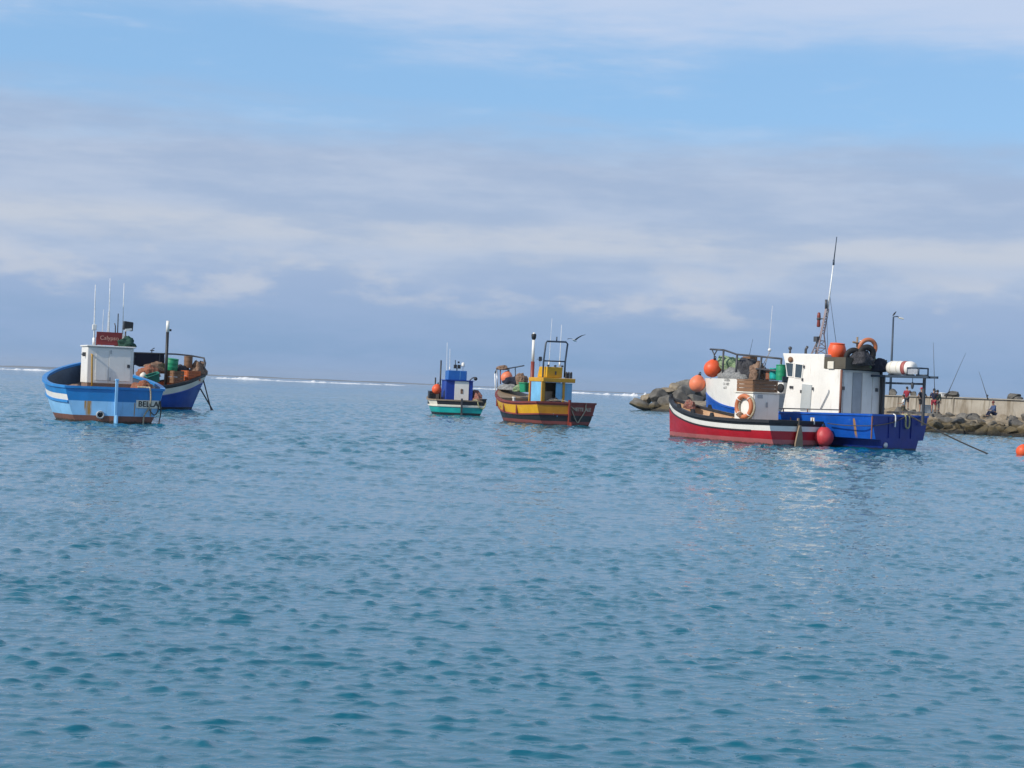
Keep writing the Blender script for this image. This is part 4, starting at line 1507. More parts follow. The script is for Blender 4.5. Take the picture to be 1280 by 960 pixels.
def bow_pt(px, py):
    """Point on the port bow bulwark seen at a pixel (a little proud of the plating)."""
    best = None
    for i in range(60):
        t_ = 0.66 + 0.34 * i / 59
        y_ = F.half(t_, F.sheer(t_))
        q_ = F.loc(px, py, y=y_ + 0.10 * 0.75)
        e_ = abs(q_.x - F.X(t_, F.sheer(t_)))
        if best is None or e_ < best[0]:
            best = (e_, q_, t_)
    return best[1], best[2]


c0_, t0_ = bow_pt(909.5, 475.2)
for txt, dx_, dz_ in (('GREEN', 0.0, 0.0), ('CR NET', 0.09, -0.19), ('6637', 0.20, -0.37)):
    x_, z_ = c0_.x + dx_, c0_.z + dz_
    t_ = x_ / F.L
    def sy(tq, zq):
        return F.half(tq, F.sheer(tq)) + (zq - F.sheer(tq)) * 0.10
    d0 = Vector((F.L * 0.06, sy(t_ + 0.03, z_) - sy(t_ - 0.03, z_), 0)).normalized()
    letters(txt, F.root, P['greyletter'], (x_, sy(t_, z_) + 0.016, z_), -d0, (0, 0.1, 1), 0.17, stretch=1.1, extrude=0.002, offset=0.003)
# foredeck
fd = MB()
rows = []
for t_ in (0.64, 0.72, 0.8, 0.88, 0.95, 0.99):
    h = max(0.05, F.half(t_, F.sheer(t_)) - 0.05)
    rows.append([Vector((F.X(t_, 2.1), h * k / 3, 2.12)) for k in range(-3, 4)])
fd.grid(rows)
fd.grid([[p_ - Vector((0, 0, 0.95)) for p_ in rows[0]], rows[0]])
F.part('foredeck', fd, P['grey'])
# wheelhouse: side profile pushed across the boat
WY = 1.36
prof = [F.loc(px, py, y=WY) for px, py in ((977.5, 515.5), (985.5, 471), (978.2, 441.5), (1030.5, 449.5), (1030, 461), (1051, 464.5), (1049.5, 518.5))]
prof[0].z = prof[-1].z = 1.46
prof[3].z = prof[2].z - 0.02
prof[5].z = prof[4].z
wx_aft = prof[5].x
wx_fwd = prof[0].x
prof[-1].x = wx_aft
wh = MB().prism([(p_.x, p_.z) for p_ in prof], 'y', -WY, WY).build('wheelhouse', P['white'], F.root, bevel=0.03)
MB().box(((wx_aft + wx_fwd) / 2, 0, 1.30), (abs(wx_fwd - wx_aft) + 0.06, WY * 2 + 0.06, 0.34)).build('coaming', P['white'], wh)
roofz = prof[2].z


def side_panel(nm, mat, corners, t_=0.03, par=None, mb=None):
    """A flat fitting on the port face of the wheelhouse given by its outline in the photograph."""
    pts = [F.loc(px, py, y=WY) for px, py in corners]
    return (MB().prism([(p_.x, p_.z) for p_ in pts], 'y', WY + 0.004, WY + t_)).build(nm, mat, par or wh, bevel=0.004)


for cs in (((983, 453.5), (992, 454.5), (991, 470.5), (985.2, 470)), ((995.3, 455), (1003.8, 456.2), (1002, 472.5), (994.3, 471.5))):
    fr = side_panel('window', P['white'], [(cs[0][0] - 1.1, cs[0][1] - 1.1), (cs[1][0] + 1.0, cs[1][1] - 1.0), (cs[2][0] + 1.0, cs[2][1] + 1.1), (cs[3][0] - 1.0, cs[3][1] + 1.0)], 0.03)
    side_panel('pane', P['glass'], cs, 0.038, fr)
dr = side_panel('door', paint('door_recess_shade', (0.40, 0.43, 0.43), 0.5), ((1003.3, 480), (1015.3, 481.2), (1012.8, 514), (1000.5, 513)), 0.035)  # grey carries the shade of the door recess in its colour
m = MB()
for px, py in ((1016.8, 486), (1002, 489.5)):
    q = F.loc(px, py, y=WY)
    m.box((q.x, WY + 0.05, q.z), (0.05, 0.06, 0.14))
m.build('handle', P['steel'], dr)
m = MB()
q = F.loc(989, 449.5, y=WY)
m.lathe([(0.12, 0), (0.13, 0.08), (0.06, 0.12)], (q.x, WY, q.z), 14, axis='y')
m.build('porthole', P['brownwood'], wh)
m = MB()
for px, py in ((988.5, 484), (991, 484.2), (1005.5, 458.5), (1003.5, 474.5)):
    q = F.loc(px, py, y=WY)
    m.box((q.x, WY + 0.03, q.z), (0.07, 0.06, 0.12))
m.build('hinge', P['steel'], wh)
m = MB()
a, b = F.loc(1035.5, 490.5, y=WY + 0.05), F.loc(1025.5, 511, y=WY + 0.05)
m.tube([a + Vector((0, 0, 0.12)), a, b], 0.022)
m.build('boat_hook', P['grey'], wh)
m = MB()
for y in (0.9, 0.0, -0.9):
    m.box((wx_fwd - 0.0, y, 2.75), (0.04, 0.66, 0.62))
o = m.build('front_window', P['glass'], wh)
o.location = (0.19, 0, 0)
# rusted corner and the shaded aft face
m = MB()
m.tube([(wx_aft - 0.03, WY - 0.02, 1.47), (wx_aft - 0.03, WY - 0.02, prof[5].z - 0.03)], 0.055, 8)
m.build('corner_pipe', P['antifoul'], wh)
zc = prof[5].z
for (y0, y1, mt) in ((1.16, 0.62, 'white'), (0.56, -0.02, 'grey'), (-0.10, -0.72, 'white'), (-0.78, -1.28, 'white')):
    MB().box((wx_aft - 0.02, (y0 + y1) / 2, (1.5 + zc) / 2 - 0.05), (0.03, abs(y1 - y0), zc - 1.62)).build('aft_panel', P[mt], wh, bevel=0.006)
m = MB()
m.box((wx_aft - 0.05, -0.06, (1.5 + zc) / 2 - 0.05), (0.05, 0.05, zc - 1.6))
m.build('panel_batten', P['white'], wh)
MB().tube([(wx_aft - 0.06, -WY + 0.06, 1.47), (wx_aft - 0.06, -WY + 0.06, zc)], 0.065, 8).build('corner_post', P['steel'], wh)
m = MB()
for y in (1.25, -1.0):
    m.box((wx_aft - 0.08, y, 2.6), (0.1, 0.1, 0.16))
m.build('deck_lamp', P['steel'], wh)
# upper gallery of dark timber over the aft end
gz0, gz1 = zc + 0.02, zc + 0.50
gx0, gx1 = wx_aft - 0.28, prof[4].x - 0.02
m = MB()
m.box(((gx0 + gx1) / 2, 0, gz0 + 0.04), (gx1 - gx0, WY * 2 + 0.06, 0.08))
for sgn in (1, -1):
    m.box(((gx0 + gx1) / 2, sgn * (WY + 0.005), (gz0 + gz1) / 2 + 0.05), (gx1 - gx0, 0.05, gz1 - gz0 - 0.04))
m.box((gx0 + 0.03, 0, (gz0 + gz1) / 2 + 0.05), (0.05, WY * 2 - 0.05, gz1 - gz0 - 0.04))
gal = m.build('upper_gallery', paint('dark_gallery_timber', (0.085, 0.075, 0.055), 0.75, wear=(0.2, 0.17, 0.11), amt=0.5, streak=0.4), F.root)
q = F.loc(1039.5, 456.5, y=WY)
MB().box((q.x, WY + 0.06, q.z), (0.36, 0.06, 0.34)).build('gallery_fitting', P['cream'], gal, bevel=0.03)
# low side rail
m = MB()
ra = [F.p(1, t_, F.sheer(t_) + 0.17, -0.08) for t_ in (0.15, 0.3, 0.42, 0.55, 0.62)]
m.tube(ra, 0.025)
rl = m.build('side_rail', P['steel'], F.root)
for q in ra:
    MB().tube([q - Vector((0, 0, 0.17)), q], 0.028, 6).build('stanchion', P['antifoul'], rl)
# vents on the foreside, lamp on the roof
m = MB()
q = F.loc(976, 485, y=1.2)
m.box((wx_fwd + 0.32, 1.05, q.z), (0.55, 0.5, 0.5))
o = m.build('vent_box', P['white'], F.root, bevel=0.02)
q = F.loc(976, 485, y=1.32)
MB().lathe([(0.2, 0), (0.2, 0.06), (0.12, 0.1)], (q.x, 1.30, q.z), 16, axis='y').build('vent_mouth', P['rubber'], o)
m = MB()
m.tube([(prof[2].x - 0.22, 1.1, roofz), (prof[2].x - 0.22, 1.1, roofz + 0.2)], 0.05)
m.ball((prof[2].x - 0.22, 1.1, roofz + 0.24), 0.09, 12)
q = F.loc(1007, 443, y=0.9)
m.tube([(q.x, 0.9, roofz), (q.x, 0.9, roofz + 0.2), (q.x - 0.1, 0.9, roofz + 0.34)], 0.06)
m.build('roof_lamp', P['steel'], F.root)
# lattice mast with whip
MX = F.loc(1022, 446, y=0.0).x
ms = empty('mast', '', '', (0, 0, 0))
del ms['label'], ms['category']
ms.parent = F.root
hb = roofz - 0.02
top_ = F.loc(1033.5, 386, y=0.0)
tz = top_.z
RK = (top_.x - MX) / (tz - hb)          # the mast leans aft


def mx(z):
    return MX + RK * (z - hb)


m = MB()
feet = [Vector((MX + 0.42, 0.0, hb)), Vector((MX - 0.25, 0.34, hb)), Vector((MX - 0.25, -0.34, hb))]
wz = hb + 0.95
waist = [Vector((mx(wz) + 0.09, 0.0, wz)), Vector((mx(wz) - 0.06, 0.09, wz)), Vector((mx(wz) - 0.06, -0.09, wz))]
tops = [Vector((mx(tz) + 0.07, 0.0, tz)), Vector((mx(tz) - 0.05, 0.07, tz)), Vector((mx(tz) - 0.05, -0.07, tz))]
for a, b, c_ in zip(feet, waist, tops):
    m.tube([a, b, c_], 0.032, 6)
n_ = 9
for k in range(n_):
    for i in range(3):
        j = (i + 1) % 3
        f0, f1 = k / n_, (k + 1) / n_
        m.tube([waist[i].lerp(tops[i], f0), waist[j].lerp(tops[j], f1)], 0.016, 5)
for f in (0.35, 0.7):
    for i in range(3):
        j = (i + 1) % 3
        m.tube([feet[i].lerp(waist[i], f), feet[j].lerp(waist[j], f)], 0.022, 5)
        m.tube([feet[i].lerp(waist[i], f - 0.3), feet[j].lerp(waist[j], f)], 0.018, 5)
m.build('lattice', paint('faded_mast_paint', (0.30, 0.25, 0.26), 0.6, amt=0.5, wear=(0.35, 0.12, 0.1)), ms)
m = MB()
wt = F.loc(1046, 296, y=-0.06)
w0 = Vector((mx(tz - 0.35) - 0.05, -0.06, tz - 0.35))
wm = w0.lerp(wt, 0.68)
m.tube([w0, w0.lerp(wm, 0.5), wm], 0.045, 8, r2=0.028)
m.build('whip_antenna', P['whip'], ms)
m = MB()
m.tube([wm, wt], 0.026, 8, r2=0.02)
m.tube([wm - Vector((0, 0, 0.12)), wm + Vector((0, 0, 0.12))], 0.045, 8)
m.build('whip_tip', P['bluesteel'], ms)
m = MB()
arm = F.loc(1023.5, 398.5, y=0.0)
m.tube([(mx(arm.z), 0.0, arm.z), (arm.x, 0.0, arm.z)], 0.03)
m.ball((arm.x, 0.0, arm.z), 0.1, 12)
m.tube([(mx(tz), 0.05, tz), (mx(tz), 0.06, tz + 0.42)], 0.06, 8)
m.build('mast_arm', P['steel'], ms)
MB().lathe([(0.07, -0.38), (0.09, -0.3), (0.07, -0.12), (0.09, 0.1), (0.07, 0.26), (0.02, 0.3)], (arm.x, 0.0, arm.z), 12).build('mast_lamp', P['redbrown'], ms)
m = MB()
l2 = F.loc(1021.5, 424, y=0.1)
m.tube([(l2.x + 0.05, 0.1, hb), (l2.x, 0.1, l2.z)], 0.035)
m.box((l2.x, 0.1, l2.z), (0.22, 0.26, 0.24))
m.build('radar_lamp', P['steel'], ms)
m = MB()
for dy in (-0.42, 0.25):
    e_ = Vector((MX - 0.85, dy, hb))
    m.tube([w0.lerp(wm, 0.4) if dy < 0 else Vector((mx(tz), 0, tz - 0.2)), e_], 0.012, 5)
m.build('stay_wire', P['bluesteel'], ms)
# cross pole on the gallery
q = F.loc(1070.5, 452, x=wx_aft + 0.1)
qt = F.loc(1069, 421, x=wx_aft + 0.1)
F.tubes('cross_pole', P['oldwood'], [[(q.x, q.y, gz1 - 0.3), (q.x, q.y, qt.z)], [(q.x, q.y - 0.28, qt.z - 0.3), (q.x, q.y + 0.28, qt.z - 0.24)]], 0.045)

# stern canopy frame on the starboard side
fy0, fy1 = -1.30, -0.66
rz_ = F.loc(1110, 470.5, y=fy0).z
xe = F.loc(1172, 474, y=fy0).x
xp = F.loc(1154.5, 500, y=fy0).x
cf = empty('stern_canopy', '', '', (0, 0, 0))
del cf['label'], cf['category']
cf.parent = F.root
m = MB()
for y in (fy0, fy1):
    m.box(((wx_aft + xe) / 2, y, rz_), (wx_aft - xe, 0.10, 0.10))
for k in range(6):
    x_ = wx_aft - 0.1 + (xe + 0.5 - wx_aft) * k / 5
    m.box((x_, (fy0 + fy1) / 2, rz_ + 0.012), (0.07, fy0 - fy1 + 0.12, 0.07))
m.box(((wx_aft - 0.3 + xp) / 2, fy0, rz_ - 0.30), (wx_aft - 0.3 - xp - 0.10, 0.08, 0.09))
m.build('roof_frame', P['bluesteel'], cf)
for x_ in (wx_aft - 0.22, xp):
    MB().box((x_, fy0, (rz_ + 1.15) / 2 - 0.05), (0.10, 0.10, rz_ - 1.15)).build('canopy_post', P['steel'], cf)
m = MB()
bx0, bx1 = F.loc(1146, 466, y=fy0).x, F.loc(1160, 466, y=fy0).x
bz0, bz1 = rz_ + 0.06, F.loc(1146, 460.5, y=fy0).z
for x_ in (bx0, bx1):
    for y in (fy0, fy1):
        m.tube([(x_, y, bz0), (x_, y, bz1)], 0.035, 6)
m.tube([(bx0, fy0, bz1), (bx1, fy0, bz1), (bx1, fy1, bz1), (bx0, fy1, bz1)], 0.035, 6, closed=True)
m.tube([(bx0, fy0, bz0 + 0.03), (bx1, fy0, bz0 + 0.03)], 0.035, 6)
m.build('rack_basket', P['bluesteel'], cf)
m = MB()
m.box(((bx0 + bx1) / 2, fy1 + 0.02, (bz0 + bz1) / 2), (abs(bx0 - bx1) - 0.08, 0.02, bz1 - bz0 - 0.1))
m.build('basket_mesh', P['alloy'], cf)
m = MB()
hk = F.loc(1140.5, 482, y=-1.0)
m.tube([(hk.x, -1.0, rz_ - 0.02), (hk.x, -1.0, hk.z)], 0.014, 5)
m.ball((hk.x, -1.0, hk.z), 0.10, 10, sz=(0.7, 0.7, 1.6))
m.build('hanging_block', P['steel'], cf)
# low stern rail
F.tubes('stern_rail', P['steel'], [[(wx_aft - 0.2, -1.62, 1.62), (0.9, -1.75, 1.68), (0.1, -1.70, 1.66)]], 0.03)
# forward gallows rail
ry = 1.0
g = [F.loc(px, py, y=ry) for px, py in ((888, 436.5), (905, 437.5), (921, 443), (950, 445.5), (977, 448.5))]
gr = F.tubes('bow_gallows', P['steel'], [[g[1], g[2], g[3], g[4]], [g[0] + Vector((0, -0.5, 0)), g[0], g[1]], [F.loc(945, 461, y=ry), F.loc(977, 464, y=ry)]], 0.045)
for a, b in (((903, 474), (904.5, 437)), ((919, 478), (921.5, 443)), ((949, 475), (952, 446)), ((974, 474), (977, 448))):
    F.tubes('stanchion', P['steel'], [[F.loc(*a, y=ry), F.loc(*b, y=ry)]], 0.05, parent=gr)
m = MB()
q = F.loc(893, 444, y=ry)
m.tube([g[0] + Vector((-0.1, 0, 0)), q, q + Vector((0, 0, -0.3))], 0.03)
m.tube([g[0] + Vector((-0.5, 0, 0)), q + Vector((0, 0, 0.02))], 0.03)
m.build('bow_roller', P['steel'], gr)
F.whip(F.loc(932, 466, y=0.2), F.loc(941, 424, y=0.2), 0.014, P['bluesteel'], 'rod_antenna', base=False)
F.whip(F.loc(952, 470, y=0.5), F.loc(961.5, 440, y=0.5), 0.026, P['grey'], base=False)
F.whip(F.loc(961, 442, y=0.5), F.loc(965.5, 382, y=0.5), 0.014, P['whip'], base=False)
F.whip(F.loc(944, 474, y=0.6), F.loc(962, 441, y=0.6), 0.02, P['oldwood'], 'boat_hook_pole', base=False)
MB().ball(F.loc(962, 437.5, y=0.5), 0.085, 12).build('aerial_float', P['white'], F.root)


def fq(px, py, **k):
    p_ = F.loc(px, py, **k)
    return F.w(p_.x, p_.y, p_.z)


# gear carried by the big boat
buoy('upper bright orange buoy hanging at the bow of the big blue boat', fq(890.3, 461, y=0.95), 0.42, P['buoy'], 'orange buoys at the bow of the big boat')
buoy('lower paler orange buoy hanging off the bow of the big blue boat', fq(871.6, 480, y=0.42), 0.41, P['palebuoy'], 'orange buoys at the bow of the big boat')
q = fq(884, 462, y=0.75)
heap('net_pile', 'pale green net heaped behind the upper buoy on the foredeck of the big boat', 'net', fq(913, 470, y=0.2), (0.75, 0.6, 1.0), P['net_green'], 51, F.rz)
heap('tarpaulin', 'grey tarpaulin sheet on the foredeck of the big boat', 'tarpaulin', fq(920, 480, y=0.5), (1.1, 0.7, 0.75), P['net_grey'], 52, F.rz, rough=0.22)
heap('net_pile', 'dark navy net piled high on the foredeck of the big boat', 'net', fq(937, 474, y=0.3), (0.85, 0.6, 0.95), P['net_dark'], 53, F.rz, rough=0.5)
crate('upright brown crate on the dark nets of the big boat', fq(937, 459, y=0.1), (0.5, 0.5, 0.52), P['brownwood'], F.rz)
heap('net_pile', 'brown net draped beside the dark nets of the big boat', 'net', fq(947, 476, y=0.6), (0.42, 0.4, 0.8), P['net_brown'], 54, F.rz, rough=0.5)
tyre('black tyre lying against the foredeck nets of the big boat', fq(953, 470.5, y=0.75), 0.26, 0.12, (R(80), 0, F.rz + 0.2), group='tyres on the foredeck of the big boat')
drum('orange drum forward of the wheelhouse of the big boat', fq(961.5, 474.5, y=0.7), 0.17, 0.42, P['net_orange'])
drum('teal drum forward of the wheelhouse of the big boat', fq(967.5, 475, y=0.7), 0.22, 0.5, P['teal'])
drum('dark green drum close to the wheelhouse front of the big boat', fq(976, 475.5, y=0.9), 0.24, 0.68, P['green'])
drum('orange plastic barrel on the wheelhouse roof beside the mast', fq(1045.5, 447.5, y=0.55), 0.40, 0.62, P['buoy'], (0.04, 0.03), bulge=True)
tyre('black tyre standing on the dark gallery beside the orange barrel', fq(1066.5, 446.5, y=0.6), 0.31, 0.13, (R(82), R(6), F.rz + R(62)), group='tyres on the gallery of the big boat')
tyre('black tyre standing on the dark gallery below the orange life ring', fq(1083, 443, y=0.1), 0.32, 0.14, (R(80), R(-14), F.rz + R(70)), group='tyres on the gallery of the big boat')
heap('net_pile', 'dark net filling the gallery of the big boat between its tyres', 'net', fq(1076, 457, y=0.35), (0.55, 0.6, 0.62), P['net_dark'], 57, F.rz)
heap('tarpaulin', 'black tarpaulin sloping off the gallery towards the white canister', 'tarpaulin', fq(1098, 465, y=-0.9), (0.4, 0.5, 0.6), P['navycloth'], 58, F.rz)
heap('rope_pile', 'pale green and white rope coil on the gallery edge of the big boat', 'rope', fq(1087, 461, x=wx_aft - 0.1), (0.22, 0.45, 0.48), P['net_green'], 59, F.rz, rough=0.5)
rg = empty('life_ring', 'faded orange life ring standing on the gallery tyres of the big boat', 'life ring', fq(1084.5, 435, y=0.0), F.rz + R(66))
m = MB()
m.torus((0, 0, 0), 0.38, 0.095, Matrix.Rotation(R(78), 4, 'X'), 32, 12)
m.build('ring', P['ringorange'], rg)
m = MB()
for a in (40, 140, 220, 320):
    m.torus((0.38 * math.cos(R(a)), 0.0, 0.38 * math.sin(R(a))), 0.104, 0.02, Matrix.Rotation(R(-a), 4, 'Y'), 12, 6)
m.build('band', P['white'], rg)
# white life-raft canister
q0 = F.loc(1111, 463, y=(fy0 + fy1) / 2)
q1 = F.loc(1143, 467, y=(fy0 + fy1) / 2)
Lc = abs(q1.x - q0.x)
cn = empty('raft_canister', 'white life raft canister with red and brown bands lying on the stern rack', 'canister', F.w((q0.x + q1.x) / 2, (fy0 + fy1) / 2, rz_ + 0.06 + 0.32), F.rz)
Rc = 0.31
m = MB()
m.lathe([(Rc * 0.5, -Lc / 2), (Rc * 0.85, -Lc / 2 + 0.05), (Rc, -Lc / 2 + 0.2), (Rc, Lc / 2 - 0.2), (Rc * 0.85, Lc / 2 - 0.05), (Rc * 0.5, Lc / 2)], n=28, axis='x')
m.build('shell', P['white'], cn)
m = MB()
for x_, w_ in ((-0.18 * Lc, 0.22),):
    m.lathe([(Rc + 0.004, x_ - w_ / 2), (Rc + 0.008, x_), (Rc + 0.004, x_ + w_ / 2)], n=28, axis='x')
m.build('red_band', paint('faded_red_band', (0.36, 0.10, 0.09), 0.6, amt=0.9, streak=0.5, wear=(0.7, 0.6, 0.55), scale=2.0), cn)
m = MB()
for x_ in (0.30 * Lc, 0.06 * Lc):
    m.lathe([(Rc + 0.006, x_ - 0.03), (Rc + 0.014, x_), (Rc + 0.006, x_ + 0.03)], n=28, axis='x')
m.build('strap', P['cream'], cn)
m = MB()
for x_ in (-0.3 * Lc, 0.3 * Lc):
    m.box((x_, 0, -Rc - 0.012), (0.12, 0.62, 0.09))
m.build('cradle', P['bluesteel'], cn)
# ropes
pA = F.w(-0.02, -0.45, 1.56)
e = at_sea(1237, 567.5)
rope_thing('taut mooring line running from the stern of the big blue boat down into the water', [pA, Vector((e.x, e.y, -0.02))], 0.035, P['darkrope'], sag=0.07)
rope_thing('thin rope slung along the transom and port side of the big blue boat', [F.w(-0.06, -0.4, 1.52), F.w(-0.08, 0.5, 1.22), F.w(-0.06, 1.6, 1.05), F.w(0.4, 2.0, 1.0), F.w(1.4, 2.06, 0.98), F.w(2.3, 2.10, 1.02)], 0.022, P['darkrope'])
rope_thing('pale rope loop hanging over the transom of the big blue boat', [F.w(0.1, -0.22, 1.55), F.w(-0.06, -0.25, 1.5), F.w(-0.08, -0.28, 1.05), F.w(-0.08, -0.42, 0.96), F.w(-0.08, -0.52, 1.1), F.w(-0.06, -0.5, 1.5), F.w(0.1, -0.48, 1.56)], 0.035, P['yellowrope'])
rope_thing('short white rope end hanging down the transom of the big blue boat', [F.w(0.05, 0.42, 1.56), F.w(-0.07, 0.42, 1.46), F.w(-0.08, 0.44, 1.0)], 0.03, P['whip'])
# =================================================================== breakwater: boulders, concrete wall, people
def stone_mat(name, a, b_, c_):
    m, t, b = new_mat(name)
    tc = t.n('ShaderNodeTexCoord').outputs['Object']
    geo = t.n('ShaderNodeNewGeometry')
    n1_ = t.noise(tc, 1.6, 6, 0.65)
    n2_ = t.noise(tc, 7.0, 5, 0.7, off=(3, 2, 1))
    c = t.mix(t.smooth(n1_, 0.35, 0.65), a, b_)
    c = t.mix(t.smooth(n2_, 0.5, 0.72, 0, 0.55), c, c_)
    sp = t.n('ShaderNodeSeparateXYZ')
    t.l(geo.outputs['Position'], sp.inputs[0])
    zz = t.math('ADD', sp.outputs[2], t.math('MULTIPLY', t.math('SUBTRACT', n1_, 0.5), 0.9))
    # weed and algae in the tidal belt, black wet foot
    c = t.mix(t.smooth(zz, 1.15, 0.55, 0, 0.85), c, (0.085, 0.062, 0.022))
    c = t.mix(t.smooth(zz, 0.45, 0.12), c, (0.018, 0.017, 0.013))
    t.l(c, b.inputs['Base Color'])
    b.inputs['Roughness'].default_value = 0.9
    bp = t.n('ShaderNodeBump')
    bp.inputs['Strength'].default_value = 0.8
    bp.inputs['Distance'].default_value = 0.08
    t.l(n2_, bp.inputs['Height'])
    t.l(bp.outputs[0], b.inputs['Normal'])
    return m


ST = [stone_mat('grey_sandstone', (0.125, 0.118, 0.106), (0.205, 0.192, 0.17), (0.085, 0.075, 0.06)),
      stone_mat('buff_sandstone', (0.19, 0.15, 0.10), (0.31, 0.26, 0.19), (0.11, 0.08, 0.05)),
      stone_mat('dark_sandstone', (0.085, 0.080, 0.072), (0.15, 0.14, 0.122), (0.06, 0.05, 0.042))]


def boulder_mesh(seed, sub=4):
    rs = random.Random(seed)
    bm = bmesh.new()
    bmesh.ops.create_icosphere(bm, subdivisions=sub, radius=1.0)
    planes = []
    for _ in range(13):
        n = Vector((rs.gauss(0, 1), rs.gauss(0, 1), rs.gauss(0, 1))).normalized()
        planes.append((n, rs.uniform(0.46, 0.80)))
    off = Vector((seed * 3.7, seed * 1.3, seed * 5.1))
    for v in bm.verts:
        q = v.co.copy()
        for n, d in planes:
            k = q.dot(n)
            if k > d:
                q -= n * (k - d) * 0.985
        q *= 1 + 0.07 * mnoise.noise(q * 2.1 + off) + 0.035 * mnoise.noise(q * 6 + off)
        v.co = q
    me = bpy.data.meshes.new('boulder')
    for f in bm.faces:
        f.smooth = False if sub < 4 else True
    bm.to_mesh(me)
    bm.free()
    return me


BM = []
for i in range(9):
    me = boulder_mesh(100 + i)
    me.materials.append(ST[i % 3])
    BM.append(me)


def boulder(k, loc, sc, rot, label, group):
    o = bpy.data.objects.new('boulder', BM[k % 9])
    COL.objects.link(o)
    o.location = loc
    o.scale = sc
    o.rotation_euler = rot
    return tag(o, label, 'boulder', group)


# the tip of the breakwater, left of the red boat: big stones one can tell apart
YT = 190.0
s_px = YT / FPX
tip = [  # px, py of the centre, width px, height px, mesh, tilt, depth offset, label
    (801, 506.5, 34, 11, 0, -20, 0, 'long sloping boulder at the seaward tip of the breakwater, lowest at the left'),
    (809, 499.5, 20, 16, 4, -30, 1.5, 'tall pale topped boulder second from the tip of the breakwater'),
    (823, 498, 25, 19, 2, -18, 0.6, 'grey flat faced boulder leaning towards the tip of the breakwater'),
    (834, 490, 32, 13, 1, -6, 2.5, 'broad brownish boulder on top of the tip stones, against the sky'),
    (845, 486, 17, 15, 7, 10, 3.0, 'small pale boulder wedged between the two highest tip stones'),
    (836, 503, 24, 20, 5, 25, -1.2, 'dark boulder at the waterline just left of the red bow'),
    (820, 508, 16, 9, 8, 5, -1.6, 'small dark wet boulder at the waterline below the leaning grey one'),
    (860, 479.5, 32, 16, 3, -8, 6, 'highest boulder of the breakwater tip, beside the hanging orange buoy'),
    (857, 491, 28, 24, 6, 20, 2.5, 'grey boulder behind the red bow, under the highest one'),
    (874, 489, 32, 30, 0, 30, 4.5, 'large grey boulder behind the bow of the red boat and below the lower buoy'),
    (848, 502, 24, 22, 2, -20, 0.0, 'dark boulder hidden by the stem of the red boat'),
    (893, 488, 32, 28, 4, 12, 8.0, 'large boulder behind the white bow of the big boat'),
    (866, 503, 30, 22, 5, 0, 1.0, 'low boulder behind the open bow of the red boat'),
]
for (px, py, w_, h_, k, tl, dy, lb) in tip:
    y_ = YT + dy
    p_ = at_y(px, py, y_)
    f = y_ / FPX
    boulder(k, p_, (w_ * f * 0.64, max(w_, h_) * f * 0.55, h_ * f * 0.66), (0, -R(tl) - ROLL, R(37 * k)), lb, 'boulders at the tip of the breakwater')

# rubble slope in front of the wall, on the right: one generated boulder after another along the toe line
toe = [Vector((12.5, 200)), Vector((19.5, 172)), Vector((25.8, 140)), Vector((30.6, 119.5)), Vector((37.2, 113.8)), Vector((44, 110.5)), Vector((52, 108))]
inn = [Vector((16.5, 203)), Vector((23.5, 175)), Vector((29.8, 143.5)), Vector((33.6, 124.2)), Vector((39.2, 119.2)), Vector((45.5, 116)), Vector((53, 113.5))]


def along(line, s_):
    d = [(line[i + 1] - line[i]).length for i in range(len(line) - 1)]
    for i, q in enumerate(d):
        if s_ <= q or i == len(d) - 1:
            return line[i].lerp(line[i + 1], s_ / q)
        s_ -= q


def total(line):
    return sum((line[i + 1] - line[i]).length for i in range(len(line) - 1))


rs = random.Random(21)
LT, LI = total(toe), total(inn)
col_words = {0: 'grey', 1: 'buff', 2: 'dark'}
row_words = ['wet {} boulder at the foot of the rubble slope', 'weathered {} boulder halfway up the rubble slope', '{} boulder along the crest of the rubble slope']
spots = []
s_ = 30.0
while s_ < LT:
    step = 0.88 if s_ > 78 else 2.3
    for row in range(4):
        f = row / 3
        a = along(toe, s_ + rs.uniform(-0.4, 0.4))
        b = along(inn, min(LI, (s_ + rs.uniform(-0.4, 0.4)) * LI / LT))
        q = a.lerp(b, f * 0.92 + rs.uniform(-0.05, 0.05))
        spots.append((q, f, step))
    s_ += step
for i, (q, f, step) in enumerate(spots):
    big = (0.80 if step < 2 else 1.2) * rs.uniform(0.62, 1.3)
    z = 0.0 + 1.12 * f + rs.uniform(-0.15, 0.15)
    k = rs.randrange(9)
    rw = 0 if f < 0.2 else (1 if f < 0.8 else 2)
    wh_ = 'before the concrete wall' if step < 2 else 'behind the moored boats'
    boulder(k, (q.x, q.y, z), (0.86 * big, 0.80 * big, 0.62 * big * rs.uniform(0.8, 1.2)), (rs.uniform(-0.5, 0.5), rs.uniform(-0.5, 0.5), rs.uniform(0, 6.28)),
            row_words[rw].format(col_words[k % 3]) + ' ' + wh_, f'{col_words[k % 3]} boulders of the rubble slope, row {["foot", "middle", "crest"][rw]}, {"right" if step < 2 else "behind boats"}')

# earth and stone core that the boulders lie on
m = MB()
N = 40
ra, rb, rc, rd = [], [], [], []
for i in range(5, N + 1):
    a, b = along(toe, LT * i / N), along(inn, LI * i / N)
    d = (b - a).normalized()
    ra.append(Vector((a.x + d.x * 0.5, a.y + d.y * 0.5, -0.6)))
    rb.append(Vector((a.x + d.x * 0.9, a.y + d.y * 0.9, 0.1)))
    rc.append(Vector((b.x, b.y, 1.38)))
    e = b + d * 7
    rd.append(Vector((e.x, e.y, 1.40)))
m.grid([ra, rb, rc, rd, [Vector((p_.x + 2, p_.y + 2, -0.6)) for p_ in rd]])
core = m.build('breakwater_ground', ST[1], None)
core['kind'] = 'structure'

